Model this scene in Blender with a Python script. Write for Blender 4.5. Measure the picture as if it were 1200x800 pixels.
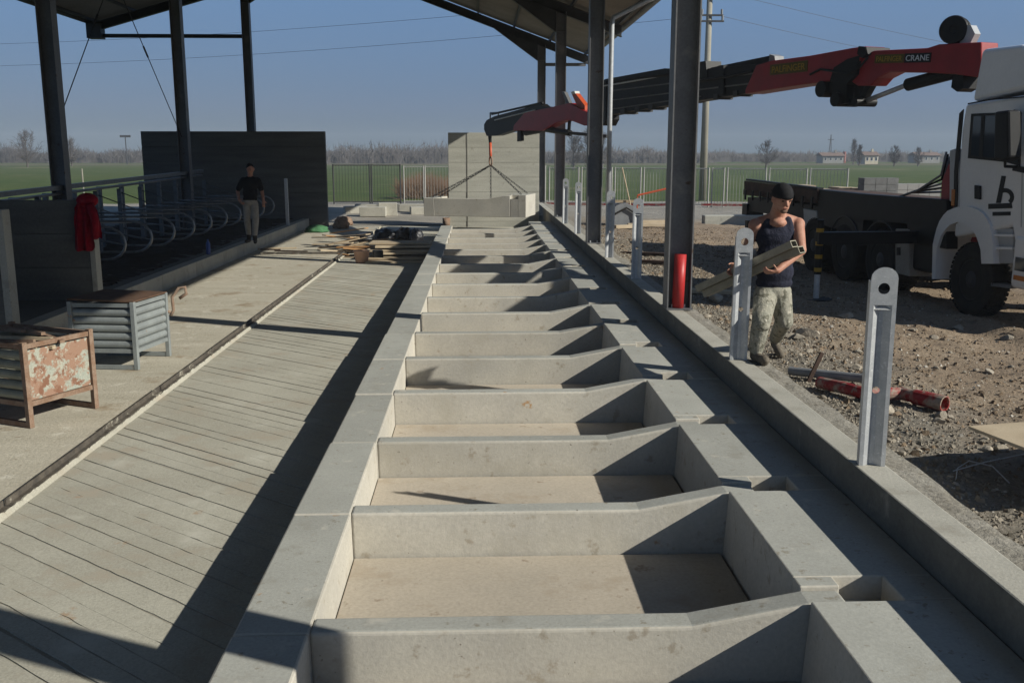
import bpy, bmesh, math, random
import numpy as np
from mathutils import Vector, Matrix, noise
random.seed(7)
for o in list(bpy.data.objects): bpy.data.objects.remove(o)
S = bpy.context.scene
COL = S.collection
R = math.radians
# ------------------------------------------------------------------ camera
FPX = 1130.0; CAMZ = 2.10
PITCH = math.atan(220/FPX)
YAW = math.atan(40*math.cos(PITCH)/FPX)
cd = bpy.data.cameras.new('camera'); cam = bpy.data.objects.new('camera', cd); COL.objects.link(cam)
cd.sensor_width = 36; cd.lens = 36*FPX/1200; cd.clip_start = .05; cd.clip_end = 6000
cam.location = (0, 0, CAMZ); cam.rotation_euler = (math.pi/2-PITCH, 0, -YAW)
S.camera = cam
# ------------------------------------------------------------------ sky, sun, exposure
SUN_EL = R(29.0); SUN_AZ = R(115.0)          # azimuth clockwise from +Y
w = bpy.data.worlds.new('World'); S.world = w; w.use_nodes = True
nt = w.node_tree; nt.nodes.clear()
sk = nt.nodes.new('ShaderNodeTexSky'); sk.sky_type = 'NISHITA'; sk.sun_disc = False
sk.sun_elevation = SUN_EL; sk.sun_rotation = SUN_AZ
sk.air_density = 1.0; sk.dust_density = 0.5; sk.ozone_density = 2.0
bg = nt.nodes.new('ShaderNodeBackground'); bg.inputs[1].default_value = .05
wo = nt.nodes.new('ShaderNodeOutputWorld')
# hazy spring sky: a quarter of the clear-sky model plus an even veil that goes from grey-blue at the horizon to blue overhead
tc_ = nt.nodes.new('ShaderNodeTexCoord'); sz_ = nt.nodes.new('ShaderNodeSeparateXYZ'); nt.links.new(tc_.outputs['Generated'], sz_.inputs[0])
vr = nt.nodes.new('ShaderNodeValToRGB'); nt.links.new(sz_.outputs[2], vr.inputs[0])
cr = vr.color_ramp; cr.elements[0].position = 0.0; cr.elements[0].color = (.040, .080, .124, 1); cr.elements[1].position = 1.0; cr.elements[1].color = (.060, .115, .225, 1)
for ps, c_ in ((.045, (.068, .106, .188, 1)), (.16, (.086, .158, .285, 1))):
    e_ = cr.elements.new(ps); e_.color = c_
nk = nt.nodes.new('ShaderNodeMix'); nk.data_type = 'RGBA'; nk.blend_type = 'MULTIPLY'; nk.inputs[0].default_value = 1; nk.inputs[7].default_value = (.24, .25, .27, 1); nt.links.new(sk.outputs[0], nk.inputs[6])
vk = nt.nodes.new('ShaderNodeVectorMath'); vk.operation = 'SCALE'; vk.inputs[3].default_value = 20.0; nt.links.new(vr.outputs[0], vk.inputs[0])
ad = nt.nodes.new('ShaderNodeVectorMath'); ad.operation = 'ADD'; nt.links.new(nk.outputs[2], ad.inputs[0]); nt.links.new(vk.outputs[0], ad.inputs[1]); nt.links.new(ad.outputs[0], bg.inputs[0])
nt.links.new(bg.outputs[0], wo.inputs[0])
sd = bpy.data.lights.new('sun', 'SUN'); sd.energy = 4.6; sd.angle = R(.53); sd.color = (1, .965, .86)
sun = bpy.data.objects.new('sun', sd); COL.objects.link(sun)
sv = Vector((math.sin(SUN_AZ)*math.cos(SUN_EL), math.cos(SUN_AZ)*math.cos(SUN_EL), math.sin(SUN_EL)))
sun.rotation_euler = (-sv).to_track_quat('-Z', 'Y').to_euler(); sun.location = (30, -15, 30)
S.view_settings.view_transform = 'Standard'; S.view_settings.look = 'None'
S.view_settings.exposure = 0.36; S.view_settings.gamma = 1
S.render.engine = 'CYCLES'
# ------------------------------------------------------------------ pixel -> world (photo is 1200 x 800)
CR = cam.rotation_euler.to_matrix()
def ray(u, v): return CR @ Vector(((u-600)/FPX, -(v-400)/FPX, -1))
def PZ(u, v, z):                      # on the horizontal plane z
    d = ray(u, v); t = (z-CAMZ)/d.z; return Vector((d.x*t, d.y*t, z))
def PY(u, v, y):                      # at distance y
    d = ray(u, v); t = y/d.y; return Vector((d.x*t, y, CAMZ+d.z*t))
def PX(u, v, x):
    d = ray(u, v); t = x/d.x; return Vector((x, d.y*t, CAMZ+d.z*t))
# ------------------------------------------------------------------ levels
Z_KERB = .10; Z_STRIP = -.14; Z_LEFT = -.27; Z_TFLOOR = -.58; Z_SLAB = -.62; Z_CUB = -.28
# ------------------------------------------------------------------ materials
MATS = {}
def M(name, c1, c2=None, scale=3, rough=.85, metal=0, bump=.15, bscale=60, spot=None, fine=.18, rnd=0, stretch=None, streak=None, coat=0):
    """procedural: two tones by large noise, fine mottling, optional (colour, threshold, scale) spots"""
    m = bpy.data.materials.new(name); m.use_nodes = True; n = m.node_tree.nodes; l = m.node_tree.links
    b = n['Principled BSDF']; b.inputs['Roughness'].default_value = rough; b.inputs['Metallic'].default_value = metal
    b.inputs['Specular IOR Level'].default_value = .5 if metal > .5 or rough < .15 else (.35 if rough < .5 else .18)
    if coat: b.inputs['Coat Weight'].default_value = coat
    g = n.new('ShaderNodeNewGeometry'); pos = g.outputs['Position']
    if stretch:
        mp = n.new('ShaderNodeMapping'); mp.inputs['Scale'].default_value = stretch; l.new(pos, mp.inputs[0]); pos2 = mp.outputs[0]
    else: pos2 = pos
    def nz(p, sc, det=5, ro=.6):
        t = n.new('ShaderNodeTexNoise'); t.inputs['Scale'].default_value = sc; t.inputs['Detail'].default_value = det
        t.inputs['Roughness'].default_value = ro; l.new(p, t.inputs['Vector']); return t.outputs[0]
    def mixc(f, a, bb, blend='MIX'):
        x = n.new('ShaderNodeMix'); x.data_type = 'RGBA'; x.blend_type = blend
        for sock, val in ((x.inputs[0], f), (x.inputs[6], a), (x.inputs[7], bb)):
            if hasattr(val, 'links'): l.new(val, sock)
            else: sock.default_value = val if not isinstance(val, tuple) else (*val[:3], 1)
        return x.outputs[2]
    def ramp(v, a, bb):
        x = n.new('ShaderNodeMapRange'); x.inputs[1].default_value = a; x.inputs[2].default_value = bb; l.new(v, x.inputs[0]); return x.outputs[0]
    c2 = c2 or tuple(x*.75 for x in c1)
    col = mixc(ramp(nz(pos2, scale), .35, .65), c1, c2)
    fn = nz(pos, bscale, 4, .7)
    if fine:
        col = mixc(ramp(fn, .3, .7), col, mixc(1.0, col, (1-fine*2,)*3, 'MULTIPLY'))
    if spot:
        for sp in ([spot] if not isinstance(spot, list) else spot):
            th = sp[1]; col = mixc(ramp(nz(pos, sp[2], 6, .65), th, th+(sp[3] if len(sp) > 3 else .06)), col, sp[0])
    if rnd:
        oi = n.new('ShaderNodeObjectInfo'); hv = n.new('ShaderNodeHueSaturation')
        x = n.new('ShaderNodeMapRange'); x.inputs[3].default_value = 1-rnd; x.inputs[4].default_value = 1+rnd; l.new(oi.outputs['Random'], x.inputs[0])
        l.new(x.outputs[0], hv.inputs['Value']); l.new(col, hv.inputs['Color']); col = hv.outputs[0]
    l.new(col, b.inputs['Base Color'])
    if bump:
        bp = n.new('ShaderNodeBump'); bp.inputs['Strength'].default_value = bump; bp.inputs['Distance'].default_value = .02
        l.new(fn, bp.inputs['Height']); l.new(bp.outputs[0], b.inputs['Normal'])
    MATS[name] = m; return m
precast = M('precast_concrete', (.50, .47, .405), (.43, .405, .355), 1.6, .8, bump=.14, bscale=38, fine=.09, rnd=.085,
            spot=[((.37, .345, .29), .53, 1.7, .18), ((.32, .285, .23), .60, 7, .08), ((.36, .22, .11), .69, 3.1, .05), ((.15, .13, .105), .67, 30, .03)])
precast_top = M('weathered_concrete_top', (.405, .405, .37), (.345, .345, .315), 1.3, .85, bump=.12, bscale=55, fine=.10, rnd=.09,
            spot=[((.285, .275, .24), .57, 3.2, .14), ((.24, .22, .18), .61, 11, .07), ((.34, .22, .13), .66, 2.7, .05), ((.12, .11, .09), .67, 30, .03), ((.44, .42, .37), .60, 4.6, .1)])
trough_floor = M('trough_floor_concrete', (.50, .44, .36), (.44, .39, .32), 1.3, .85, bump=.10, bscale=40, fine=.10, rnd=.06,
            spot=[((.36, .30, .23), .54, 2.1, .16), ((.27, .215, .16), .62, 5, .08), ((.13, .105, .08), .68, 30, .03)])
slab_m = M('slab_concrete', (.49, .47, .395), (.41, .39, .325), 1.1, .9, bump=.25, bscale=70, fine=.16,
            spot=[((.37, .33, .265), .54, 2.2, .14), ((.50, .485, .42), .57, 1.6, .2), ((.36, .27, .19), .66, 3, .06), ((.17, .15, .12), .68, 26, .04)])
edge_m = M('dirty_edge_steel', (.085, .075, .065), (.15, .13, .105), 9, .8, .1, bump=.3, bscale=60, spot=[((.30, .28, .23), .60, 5, .05)])
groove_m = M('groove_concrete', (.33, .305, .25), (.42, .40, .335), 3, .95, bump=.3, bscale=70)
floor_m = M('brushed_concrete', (.53, .49, .40), (.44, .405, .325), .9, .9, bump=.5, bscale=30, fine=.14, stretch=(.5, 2.2, 1),
            spot=[((.29, .235, .165), .55, 1.5, .14), ((.55, .52, .44), .58, 3.3, .1), ((.19, .15, .105), .63, 7, .06)])
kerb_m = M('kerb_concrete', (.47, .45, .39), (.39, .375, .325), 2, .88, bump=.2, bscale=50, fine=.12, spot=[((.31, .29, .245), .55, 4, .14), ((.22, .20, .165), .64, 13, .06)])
kerbface_m = M('shade_painted_kerb_face', (.20, .19, .165), (.15, .145, .125), 1.8, .9, bump=.3, bscale=30, fine=.12, spot=[((.27, .255, .22), .60, 3, .1)])  # kerb concrete darkened: shadow on the inner face is put into its colour
overpour_m = M('rough_concrete', (.37, .345, .295), (.29, .265, .22), 5, .95, bump=.8, bscale=26, fine=.2, spot=[((.16, .14, .11), .60, 14, .05)])
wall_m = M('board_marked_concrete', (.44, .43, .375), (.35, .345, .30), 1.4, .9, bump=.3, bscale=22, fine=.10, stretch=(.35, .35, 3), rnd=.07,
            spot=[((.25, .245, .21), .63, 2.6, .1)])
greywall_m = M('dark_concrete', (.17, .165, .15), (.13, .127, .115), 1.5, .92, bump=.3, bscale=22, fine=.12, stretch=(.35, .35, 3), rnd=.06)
steel_m = M('primed_steel', (.20, .20, .205), (.16, .16, .165), 2, .5, .35, bump=.05, bscale=30, fine=.12, spot=[((.25, .24, .22), .57, 1.6, .14), ((.11, .08, .06), .63, 6, .06)])
darksteel_m = M('dark_steel', (.07, .07, .072), (.05, .05, .052), 2, .55, .3, bump=.03, bscale=30, fine=.08)
galv_m = M('galvanised_steel', (.56, .57, .58), (.46, .475, .49), 16, .45, .45, bump=.02, bscale=90, fine=.08, spot=[((.62, .63, .64), .60, 40, .04)])
sheet_m = M('fibre_cement_sheet', (.30, .285, .25), (.25, .24, .21), .8, .95, bump=.1, bscale=30, fine=.1)
rust_m = M('rusty_steel', (.24, .145, .095), (.33, .24, .18), 8, .85, .1, bump=.3, bscale=80, fine=.2)
cagerust_m = M('flaking_painted_steel', (.33, .36, .31), (.40, .39, .32), 6, .75, 0, bump=.2, bscale=50, fine=.16, spot=[((.27, .165, .115), .47, 5.5, .05), ((.19, .095, .06), .53, 8, .07), ((.36, .35, .29), .60, 15, .04)])
cagegrey_m = M('faded_grey_steel', (.30, .325, .32), (.24, .26, .26), 5, .6, .3, bump=.05, bscale=60, fine=.1, spot=[((.30, .17, .10), .66, 6, .05)])
cageolive_m = M('faded_olive_steel', (.30, .30, .24), (.22, .22, .17), 5, .7, .2, bump=.05, bscale=60, fine=.1, spot=[((.30, .17, .10), .64, 6, .05)])
wood_m = M('weathered_timber', (.42, .33, .22), (.32, .24, .155), 6, .85, bump=.2, bscale=90, fine=.14, stretch=(1, 5, 5), rnd=.15)
ply_m = M('plywood', (.50, .41, .29), (.42, .335, .23), 3, .8, bump=.1, bscale=60, fine=.08, rnd=.12)
orange_ply = M('orange_formwork_ply', (.44, .24, .10), (.36, .20, .09), 4, .7, bump=.1, bscale=60, fine=.12, rnd=.12)
redpipe_m = M('red_plastic', (.33, .03, .03), (.25, .03, .03), 6, .5, bump=.05, bscale=60, fine=.1, spot=[((.30, .24, .19), .46, 7, .14), ((.22, .17, .13), .58, 14, .06)])
redplain_m = M('clean_red_plastic', (.45, .03, .03), (.38, .025, .025), 6, .45, bump=.02, bscale=60, fine=.06)
greypipe_m = M('grey_plastic', (.25, .26, .27), (.20, .205, .21), 6, .5, bump=.05, bscale=60, fine=.1)
black_m = M('black_paint', (.008, .008, .009), (.013, .013, .013), 3, .5, bump=.03, bscale=60, fine=.1)
rubber_m = M('rubber', (.022, .021, .020), (.035, .032, .028), 5, .85, bump=.1, bscale=60, fine=.1)
cranered_m = M('crane_red', (.33, .012, .018), (.25, .010, .014), 3, .42, bump=.02, bscale=60, fine=.08)
orange_m = M('orange_red_paint', (.60, .10, .03), (.5, .08, .03), 3, .45, bump=.02)
cabwhite_m = M('cab_white', (.74, .74, .735), (.69, .69, .685), 1.5, .32, bump=.01, bscale=20, fine=.03, coat=.15, spot=[((.45, .43, .39), .66, 2.2, .15)])
cabgrey_m = M('cab_grey', (.42, .43, .44), (.36, .37, .38), 3, .45, bump=.02, fine=.05)
glassd_m = M('tinted_glass', (.025, .035, .05), (.02, .03, .04), 1, .06, 0, bump=0, fine=0)
yellow_m = M('yellow_paint', (.50, .29, .035), (.45, .26, .03), 3, .5, bump=.02)
whitetext_m = M('white_lettering', (.75, .75, .75), None, 3, .5, bump=0, fine=0)
deck_m = M('worn_deck_timber', (.115, .075, .055), (.075, .05, .04), 4, .8, bump=.2, bscale=50, fine=.15)
brickblk_m = M('grey_concrete_block', (.20, .20, .195), (.16, .16, .155), 6, .9, bump=.2, bscale=40, fine=.12, rnd=.1)
skin_m = M('skin', (.47, .26, .185), (.38, .18, .125), 14, .55, bump=.08, bscale=70, fine=.10)
navy_m = M('navy_cotton', (.026, .028, .046), (.018, .02, .034), 9, .9, bump=1.0, bscale=13, fine=.1)
blackcloth_m = M('black_cotton', (.014, .014, .016), (.02, .02, .022), 9, .9, bump=.3, bscale=30, fine=.1)
camo_m = M('faded_camouflage', (.34, .32, .26), (.25, .245, .20), 12, .9, bump=1.0, bscale=14, fine=.1, spot=[((.13, .125, .095), .55, 17, .03), ((.42, .39, .32), .60, 23, .03)])
beigecloth_m = M('beige_cotton', (.36, .33, .29), (.30, .275, .24), 9, .9, bump=.4, bscale=24, fine=.1)
hair_m = M('dark_hair', (.02, .016, .013), None, 40, .7, bump=.4, bscale=90)
boot_m = M('dusty_leather', (.13, .11, .085), (.20, .17, .13), 14, .8, bump=.3, bscale=60)
redcloth_m = M('red_cloth', (.30, .008, .022), (.22, .006, .016), 9, .85, bump=.6, bscale=18, fine=.15)
bark_m = M('bare_bark', (.115, .10, .09), (.09, .08, .072), 2, .95, bump=0, fine=0)
bark2_m = M('pale_twigs', (.165, .148, .138), (.125, .115, .108), .15, .95, bump=0, fine=0)
brush_m = M('dry_brush', (.27, .17, .115), (.19, .125, .085), 1, .95, bump=0, fine=0)
pole_m = M('pole_concrete', (.36, .34, .28), (.30, .28, .23), 1, .9, bump=.1)
rock_m = M('rubble_stone', (.40, .355, .285), (.28, .24, .19), 7, .95, bump=.5, bscale=40, fine=.15, rnd=.22)
soil_m = M('dark_soil', (.050, .040, .032), (.075, .062, .05), 4, .95, bump=.8, bscale=20, fine=.2)
plaster_m = M('cream_plaster', (.62, .56, .42), (.56, .5, .38), .6, .9, bump=.05)
plaster2_m = M('grey_plaster', (.36, .35, .33), (.30, .29, .27), .6, .9, bump=.05)
tile_m = M('roof_tile', (.24, .17, .135), (.20, .14, .11), 2, .9, bump=.2)
whiteplastic_m = M('white_plastic', (.72, .72, .70), None, 3, .5, bump=.03, fine=.04)
bucket_m = M('pinkish_plastic', (.58, .36, .26), (.5, .31, .22), 6, .6, bump=.05, fine=.1)
blackbag_m = M('black_plastic_film', (.02, .02, .024), (.03, .03, .034), 9, .35, bump=.6, bscale=14)
bluebottle_m = M('blue_plastic', (.03, .08, .32), None, 6, .4, bump=.02)
green_m = M('green_net', (.08, .22, .10), None, 12, .8, bump=.3)
yellowplastic_m = M('pale_orange_lens', (.6, .2, .03), None, 6, .3, bump=0)
# ground: colours by place (dry dirt in the yard, pale gravel track by the fence)
def yard_material():
    m = bpy.data.materials.new('yard_dirt'); m.use_nodes = True; n = m.node_tree.nodes; l = m.node_tree.links
    b = n['Principled BSDF']; b.inputs['Roughness'].default_value = .95; b.inputs['Specular IOR Level'].default_value = .12
    g = n.new('ShaderNodeNewGeometry'); sx = n.new('ShaderNodeSeparateXYZ'); l.new(g.outputs['Position'], sx.inputs[0])
    def nz(sc, det=6, ro=.65):
        t = n.new('ShaderNodeTexNoise'); t.inputs['Scale'].default_value = sc; t.inputs['Detail'].default_value = det; t.inputs['Roughness'].default_value = ro
        l.new(g.outputs['Position'], t.inputs['Vector']); return t.outputs[0]
    def mr(v, a, bb, c=0, d=1):
        x = n.new('ShaderNodeMapRange'); x.inputs[1].default_value = a; x.inputs[2].default_value = bb; x.inputs[3].default_value = c; x.inputs[4].default_value = d
        l.new(v, x.inputs[0]); return x.outputs[0]
    def mx(f, a, bb):
        x = n.new('ShaderNodeMix'); x.data_type = 'RGBA'
        for sock, val in ((x.inputs[0], f), (x.inputs[6], a), (x.inputs[7], bb)):
            if hasattr(val, 'links'): l.new(val, sock)
            else: sock.default_value = (*val, 1)
        return x.outputs[2]
    def add(a, bb, op='ADD'):
        x = n.new('ShaderNodeMath'); x.operation = op; l.new(a, x.inputs[0])
        if hasattr(bb, 'links'): l.new(bb, x.inputs[1])
        else: x.inputs[1].default_value = bb
        return x.outputs[0]
    big = nz(.8); mid = nz(4); fine = nz(45)
    dirt = mx(mr(big, .38, .62), (.37, .285, .20), (.27, .205, .145))
    dirt = mx(mr(mid, .55, .68), dirt, (.17, .13, .095))
    dirt = mx(mr(nz(9), .58, .70), dirt, (.44, .365, .275))
    grav = mx(mr(mid, .4, .65), (.27, .245, .205), (.20, .18, .145))
    xn = add(sx.outputs[0], mr(nz(1.2), 0, 1, -1.2, 1.2))
    col = mx(mr(xn, 3.3, 4.6), grav, dirt)                     # crushed grey gravel along the kerb
    yn = add(sx.outputs[1], mr(nz(.3), 0, 1, -5, 5))
    road = mx(mr(nz(.6), .4, .6), (.34, .315, .27), (.28, .26, .22))
    col = mx(mr(yn, 33, 36), col, road)                        # gravel track in front of the fence
    col = mx(mr(fine, .32, .72, 0, .45), col, (.13, .10, .075))
    l.new(col, b.inputs['Base Color'])
    bp = n.new('ShaderNodeBump'); bp.inputs['Strength'].default_value = .8; bp.inputs['Distance'].default_value = .03
    l.new(add(fine, add(nz(14), 1.5, 'MULTIPLY')), bp.inputs['Height']); l.new(bp.outputs[0], b.inputs['Normal'])
    return m
yard_m = yard_material()
field_m = M('field_grass', (.056, .088, .018), (.088, .108, .028), .035, .95, bump=.5, bscale=8, fine=.15, stretch=(.3, 1, 1), spot=[((.17, .14, .08), .60, .02, .06), ((.10, .11, .04), .55, .3, .1)])
# ------------------------------------------------------------------ mesh builder
class MB:
    def __init__(s): s.v = []; s.f = []; s.m = []
    def add(s, vs, fs, mi=0):
        o = len(s.v); s.v += [tuple(x) for x in vs]; s.f += [tuple(i+o for i in f) for f in fs]; s.m += [mi]*len(fs); return s
    def obox(s, c, sx, sy, sz, rot=None, mi=0):
        vs = []
        for i in (-.5, .5):
            for j in (-.5, .5):
                for k in (-.5, .5):
                    p = Vector((i*sx, j*sy, k*sz))
                    if rot is not None: p = rot @ p
                    vs.append(Vector(c)+p)
        return s.add(vs, [(0, 1, 3, 2), (4, 6, 7, 5), (0, 4, 5, 1), (2, 3, 7, 6), (0, 2, 6, 4), (1, 5, 7, 3)], mi)
    def box(s, x0, x1, y0, y1, z0, z1, mi=0):
        return s.obox(((x0+x1)/2, (y0+y1)/2, (z0+z1)/2), x1-x0, y1-y0, z1-z0, None, mi)
    def prism(s, poly, ex, mi=0):           # poly: list of 3d points, ex: extrusion vector
        n = len(poly); ex = Vector(ex); a = [Vector(p) for p in poly]
        return s.add(a+[p+ex for p in a], [tuple(range(n-1, -1, -1)), tuple(range(n, 2*n))]+[(i, (i+1) % n, n+(i+1) % n, n+i) for i in range(n)], mi)
    def cyl(s, p0, p1, r0, r1=None, n=12, mi=0, caps=True):
        r1 = r0 if r1 is None else r1; p0 = Vector(p0); p1 = Vector(p1); d = (p1-p0).normalized()
        a = d.orthogonal().normalized(); b = d.cross(a); vs = []
        for p, r in ((p0, r0), (p1, r1)):
            for i in range(n):
                t = 2*math.pi*i/n; vs.append(p+a*(r*math.cos(t))+b*(r*math.sin(t)))
        fs = [(i, (i+1) % n, n+(i+1) % n, n+i) for i in range(n)]
        if caps: fs += [tuple(range(n-1, -1, -1)), tuple(range(n, 2*n))]
        return s.add(vs, fs, mi)
    def tube(s, path, r, n=8, mi=0, closed=False):
        P = [Vector(p) for p in path]; k = len(P); vs = []; ref = None
        rr = r if isinstance(r, (list, tuple)) else [r]*k
        for i in range(k):
            d = (P[(i+1) % k] - P[i-1]) if (closed or 0 < i < k-1) else (P[1]-P[0] if i == 0 else P[-1]-P[-2])
            d.normalize()
            if ref is None: ref = d.orthogonal().normalized()
            a = (ref - d*ref.dot(d)).normalized(); b = d.cross(a); ref = a
            for j in range(n):
                t = 2*math.pi*j/n; vs.append(P[i]+a*(rr[i]*math.cos(t))+b*(rr[i]*math.sin(t)))
        fs = []
        for i in range(k if closed else k-1):
            for j in range(n):
                fs.append((i*n+j, i*n+(j+1) % n, ((i+1) % k)*n+(j+1) % n, ((i+1) % k)*n+j))
        if not closed: fs += [tuple(range(n-1, -1, -1)), tuple(range((k-1)*n, k*n))]
        return s.add(vs, fs, mi)
    def lathe(s, prof, c, axis, n=24, mi=0):   # prof: (along, radius), c start, axis unit vector
        c = Vector(c); d = Vector(axis).normalized(); a = d.orthogonal().normalized(); b = d.cross(a); vs = []; k = len(prof)
        for (h, r) in prof:
            for j in range(n):
                t = 2*math.pi*j/n; vs.append(c+d*h+a*(r*math.cos(t))+b*(r*math.sin(t)))
        fs = [(i*n+j, i*n+(j+1) % n, (i+1)*n+(j+1) % n, (i+1)*n+j) for i in range(k-1) for j in range(n)]
        fs += [tuple(range(n-1, -1, -1)), tuple(range((k-1)*n, k*n))]
        return s.add(vs, fs, mi)
    def ell(s, c, rx, ry, rz, rot=None, n=12, mi=0):
        vs = []; c = Vector(c); k = n//2
        for i in range(k+1):
            ph = math.pi*i/k
            for j in range(n):
                t = 2*math.pi*j/n; p = Vector((rx*math.sin(ph)*math.cos(t), ry*math.sin(ph)*math.sin(t), rz*math.cos(ph)))
                vs.append(c+(rot @ p if rot is not None else p))
        return s.add(vs, [(i*n+j, (i+1)*n+j, (i+1)*n+(j+1) % n, i*n+(j+1) % n) for i in range(k) for j in range(n)], mi)
    def mesh(s, name, mats, bevel=0, seg=2, smooth=False, fix=True):
        me = bpy.data.meshes.new(name); me.from_pydata(s.v, [], s.f)
        mats = mats if isinstance(mats, (list, tuple)) else [mats]
        for m in mats: me.materials.append(m)
        if any(s.m): me.polygons.foreach_set('material_index', s.m)
        if fix or bevel:
            bm = bmesh.new(); bm.from_mesh(me)
            if smooth and not bevel: bmesh.ops.remove_doubles(bm, verts=bm.verts, dist=1e-5)
            bmesh.ops.recalc_face_normals(bm, faces=bm.faces)
            if bevel:
                es = [e for e in bm.edges if len(e.link_faces) == 2 and e.calc_face_angle(0) > .5]
                bmesh.ops.bevel(bm, geom=es, offset=bevel, segments=seg, profile=.5, affect='EDGES', clamp_overlap=True)
            bm.to_mesh(me); bm.free()
        if smooth: me.polygons.foreach_set('use_smooth', [True]*len(me.polygons))
        me.update(); return me
def wmx(o):
    m = o.matrix_basis.copy()
    if o.parent: m = wmx(o.parent) @ o.matrix_parent_inverse @ m
    return m
def link(name, me, parent=None, world=True):
    o = bpy.data.objects.new(name, me); COL.objects.link(o)
    if parent:
        o.parent = parent
        if world: o.matrix_parent_inverse = wmx(parent).inverted()
    return o
def part(name, mb, mats, parent, bevel=0, smooth=False, world=True, seg=2, label=None, kind=None):
    o = link(name, mb.mesh(name, mats, bevel, seg, smooth), parent, world)
    if label: o['label'] = label
    if kind: o['kind'] = kind
    return o
def tag(o, label, cat, group=None):
    o['label'] = label; o['category'] = cat
    if group: o['group'] = group
    return o
def empty(name, loc, label, cat, group=None, rz=0):
    o = bpy.data.objects.new(name, None); COL.objects.link(o); o.location = loc; o.rotation_euler = (0, 0, rz); o.empty_display_size = .2
    return tag(o, label, cat, group)
def single(name, mb, mats, label, cat, group=None, bevel=0, smooth=False, seg=2):
    V = np.array(mb.v); c = Vector(((V[:, 0].min()+V[:, 0].max())/2, (V[:, 1].min()+V[:, 1].max())/2, V[:, 2].min()))
    mb.v = [tuple(Vector(p)-c) for p in mb.v]
    o = link(name, mb.mesh(name, mats, bevel, seg, smooth)); o.location = c
    return tag(o, label, cat, group)
def struct(name, mb, mats, parent=None, bevel=0, smooth=False):
    o = link(name, mb.mesh(name, mats, bevel, 2, smooth), parent)
    if parent is None: o['kind'] = 'structure'
    return o
def copy_tree(o, parent=None):
    c = o.copy(); COL.objects.link(c); c.parent = parent
    for ch in list(o.children): copy_tree(ch, c)
    return c
def rotz(a): return Matrix.Rotation(a, 3, 'Z')
def frame(d, up=Vector((0, 0, 1))):          # columns: along, side, up
    d = Vector(d).normalized(); s_ = up.cross(d).normalized(); u_ = d.cross(s_)
    return Matrix((d, s_, u_)).transposed()
def evaluated(o):
    dg = bpy.context.evaluated_depsgraph_get(); me = bpy.data.meshes.new_from_object(o.evaluated_get(dg)); return me
def text_mesh(txt, size, mat, ext=.003):
    c = bpy.data.curves.new('lettering', 'FONT'); c.body = txt; c.size = size; c.extrude = ext; c.align_x = 'CENTER'; c.align_y = 'CENTER'
    o = bpy.data.objects.new('lettering', c); COL.objects.link(o); bpy.context.view_layer.update(); me = evaluated(o)
    bpy.data.objects.remove(o); bpy.data.curves.remove(c); me.materials.clear(); me.materials.append(mat); return me
# ================================================================== SETTING
def smooth01(a, b, x): t = min(1, max(0, (x-a)/(b-a))); return t*t*(3-2*t)
def yard_z(x, y):
    z = -.015 - .115*smooth01(2.95, 7.0, x) - .27*smooth01(26, 44, y)
    if x < 2.6: z = -.60 + .22*smooth01(37.5, 47, y)
    if x < -16: z = -.42
    a = smooth01(2.85, 3.4, x) if x > 2 else .6
    z += a*(.045*noise.noise((x*.5, y*.5, 1))+.035*noise.noise((x*1.7, y*1.7, 5))+.022*noise.noise((x*5, y*5, 9)))
    # a wheel track pressed in the dirt with a soft ridge beside it
    d = (x-(7.35-.62*(y-6.5)*.30))
    if 4 < y < 13 and abs(d) < 1.4: z += .06*math.exp(-((d-.45)/.22)**2)-.05*math.exp(-(d/.25)**2)
    return z
def lin(a, b, st): n = max(1, round((b-a)/st)); return [a+(b-a)*i/n for i in range(n)]
def sheet(name, xs, ys, zf, mats, skip=None, smooth=True):
    mb = MB(); nx = len(xs); ny = len(ys)
    mb.v = [(x, y, zf(x, y)) for y in ys for x in xs]
    for j in range(ny-1):
        for i in range(nx-1):
            cx = (xs[i]+xs[i+1])/2; cy = (ys[j]+ys[j+1])/2
            if skip and skip(cx, cy): continue
            mb.f.append((j*nx+i, j*nx+i+1, (j+1)*nx+i+1, (j+1)*nx+i)); mb.m.append(0)
    me = mb.mesh(name, mats, fix=False, smooth=smooth); o = link(name, me); o['kind'] = 'structure'; return o
# open ground to the horizon
xs = [-4000, -1200, -400, -120, -60, -30, 30, 60, 120, 400, 1200, 4000]; ys = [-3000, -600, -100, -12, 50, 80, 140, 300, 800, 2000, 5000]
sheet('ground', xs, ys, lambda x, y: -.42, field_m, skip=lambda x, y: -30 < x < 30 and -12 < y < 50, smooth=False)
xs = lin(-30.2, -16.6, 1.5)+[-16.6]+lin(-16.6, 2.62, 1.6)[1:]+lin(2.62, 9, .085)+lin(9, 16, .2)+lin(16, 30.2, 1)+[30.2]
ys = lin(-12.2, 2.5, .6)+lin(2.5, 14, .10)+lin(14, 26, .2)+lin(26, 51, .5)+[51]
yo = sheet('dirt_yard', xs, ys, yard_z, yard_m, skip=lambda x, y: -16.6 < x < 2.62 and y < 37.3)
vg = MB().box(-500, 500, 214, 246, -.425, -.412); struct('dry_verge', vg, M('dry_verge_grass', (.17, .145, .085), (.12, .11, .06), .05, .95, bump=.2, bscale=4, fine=.2))
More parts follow.
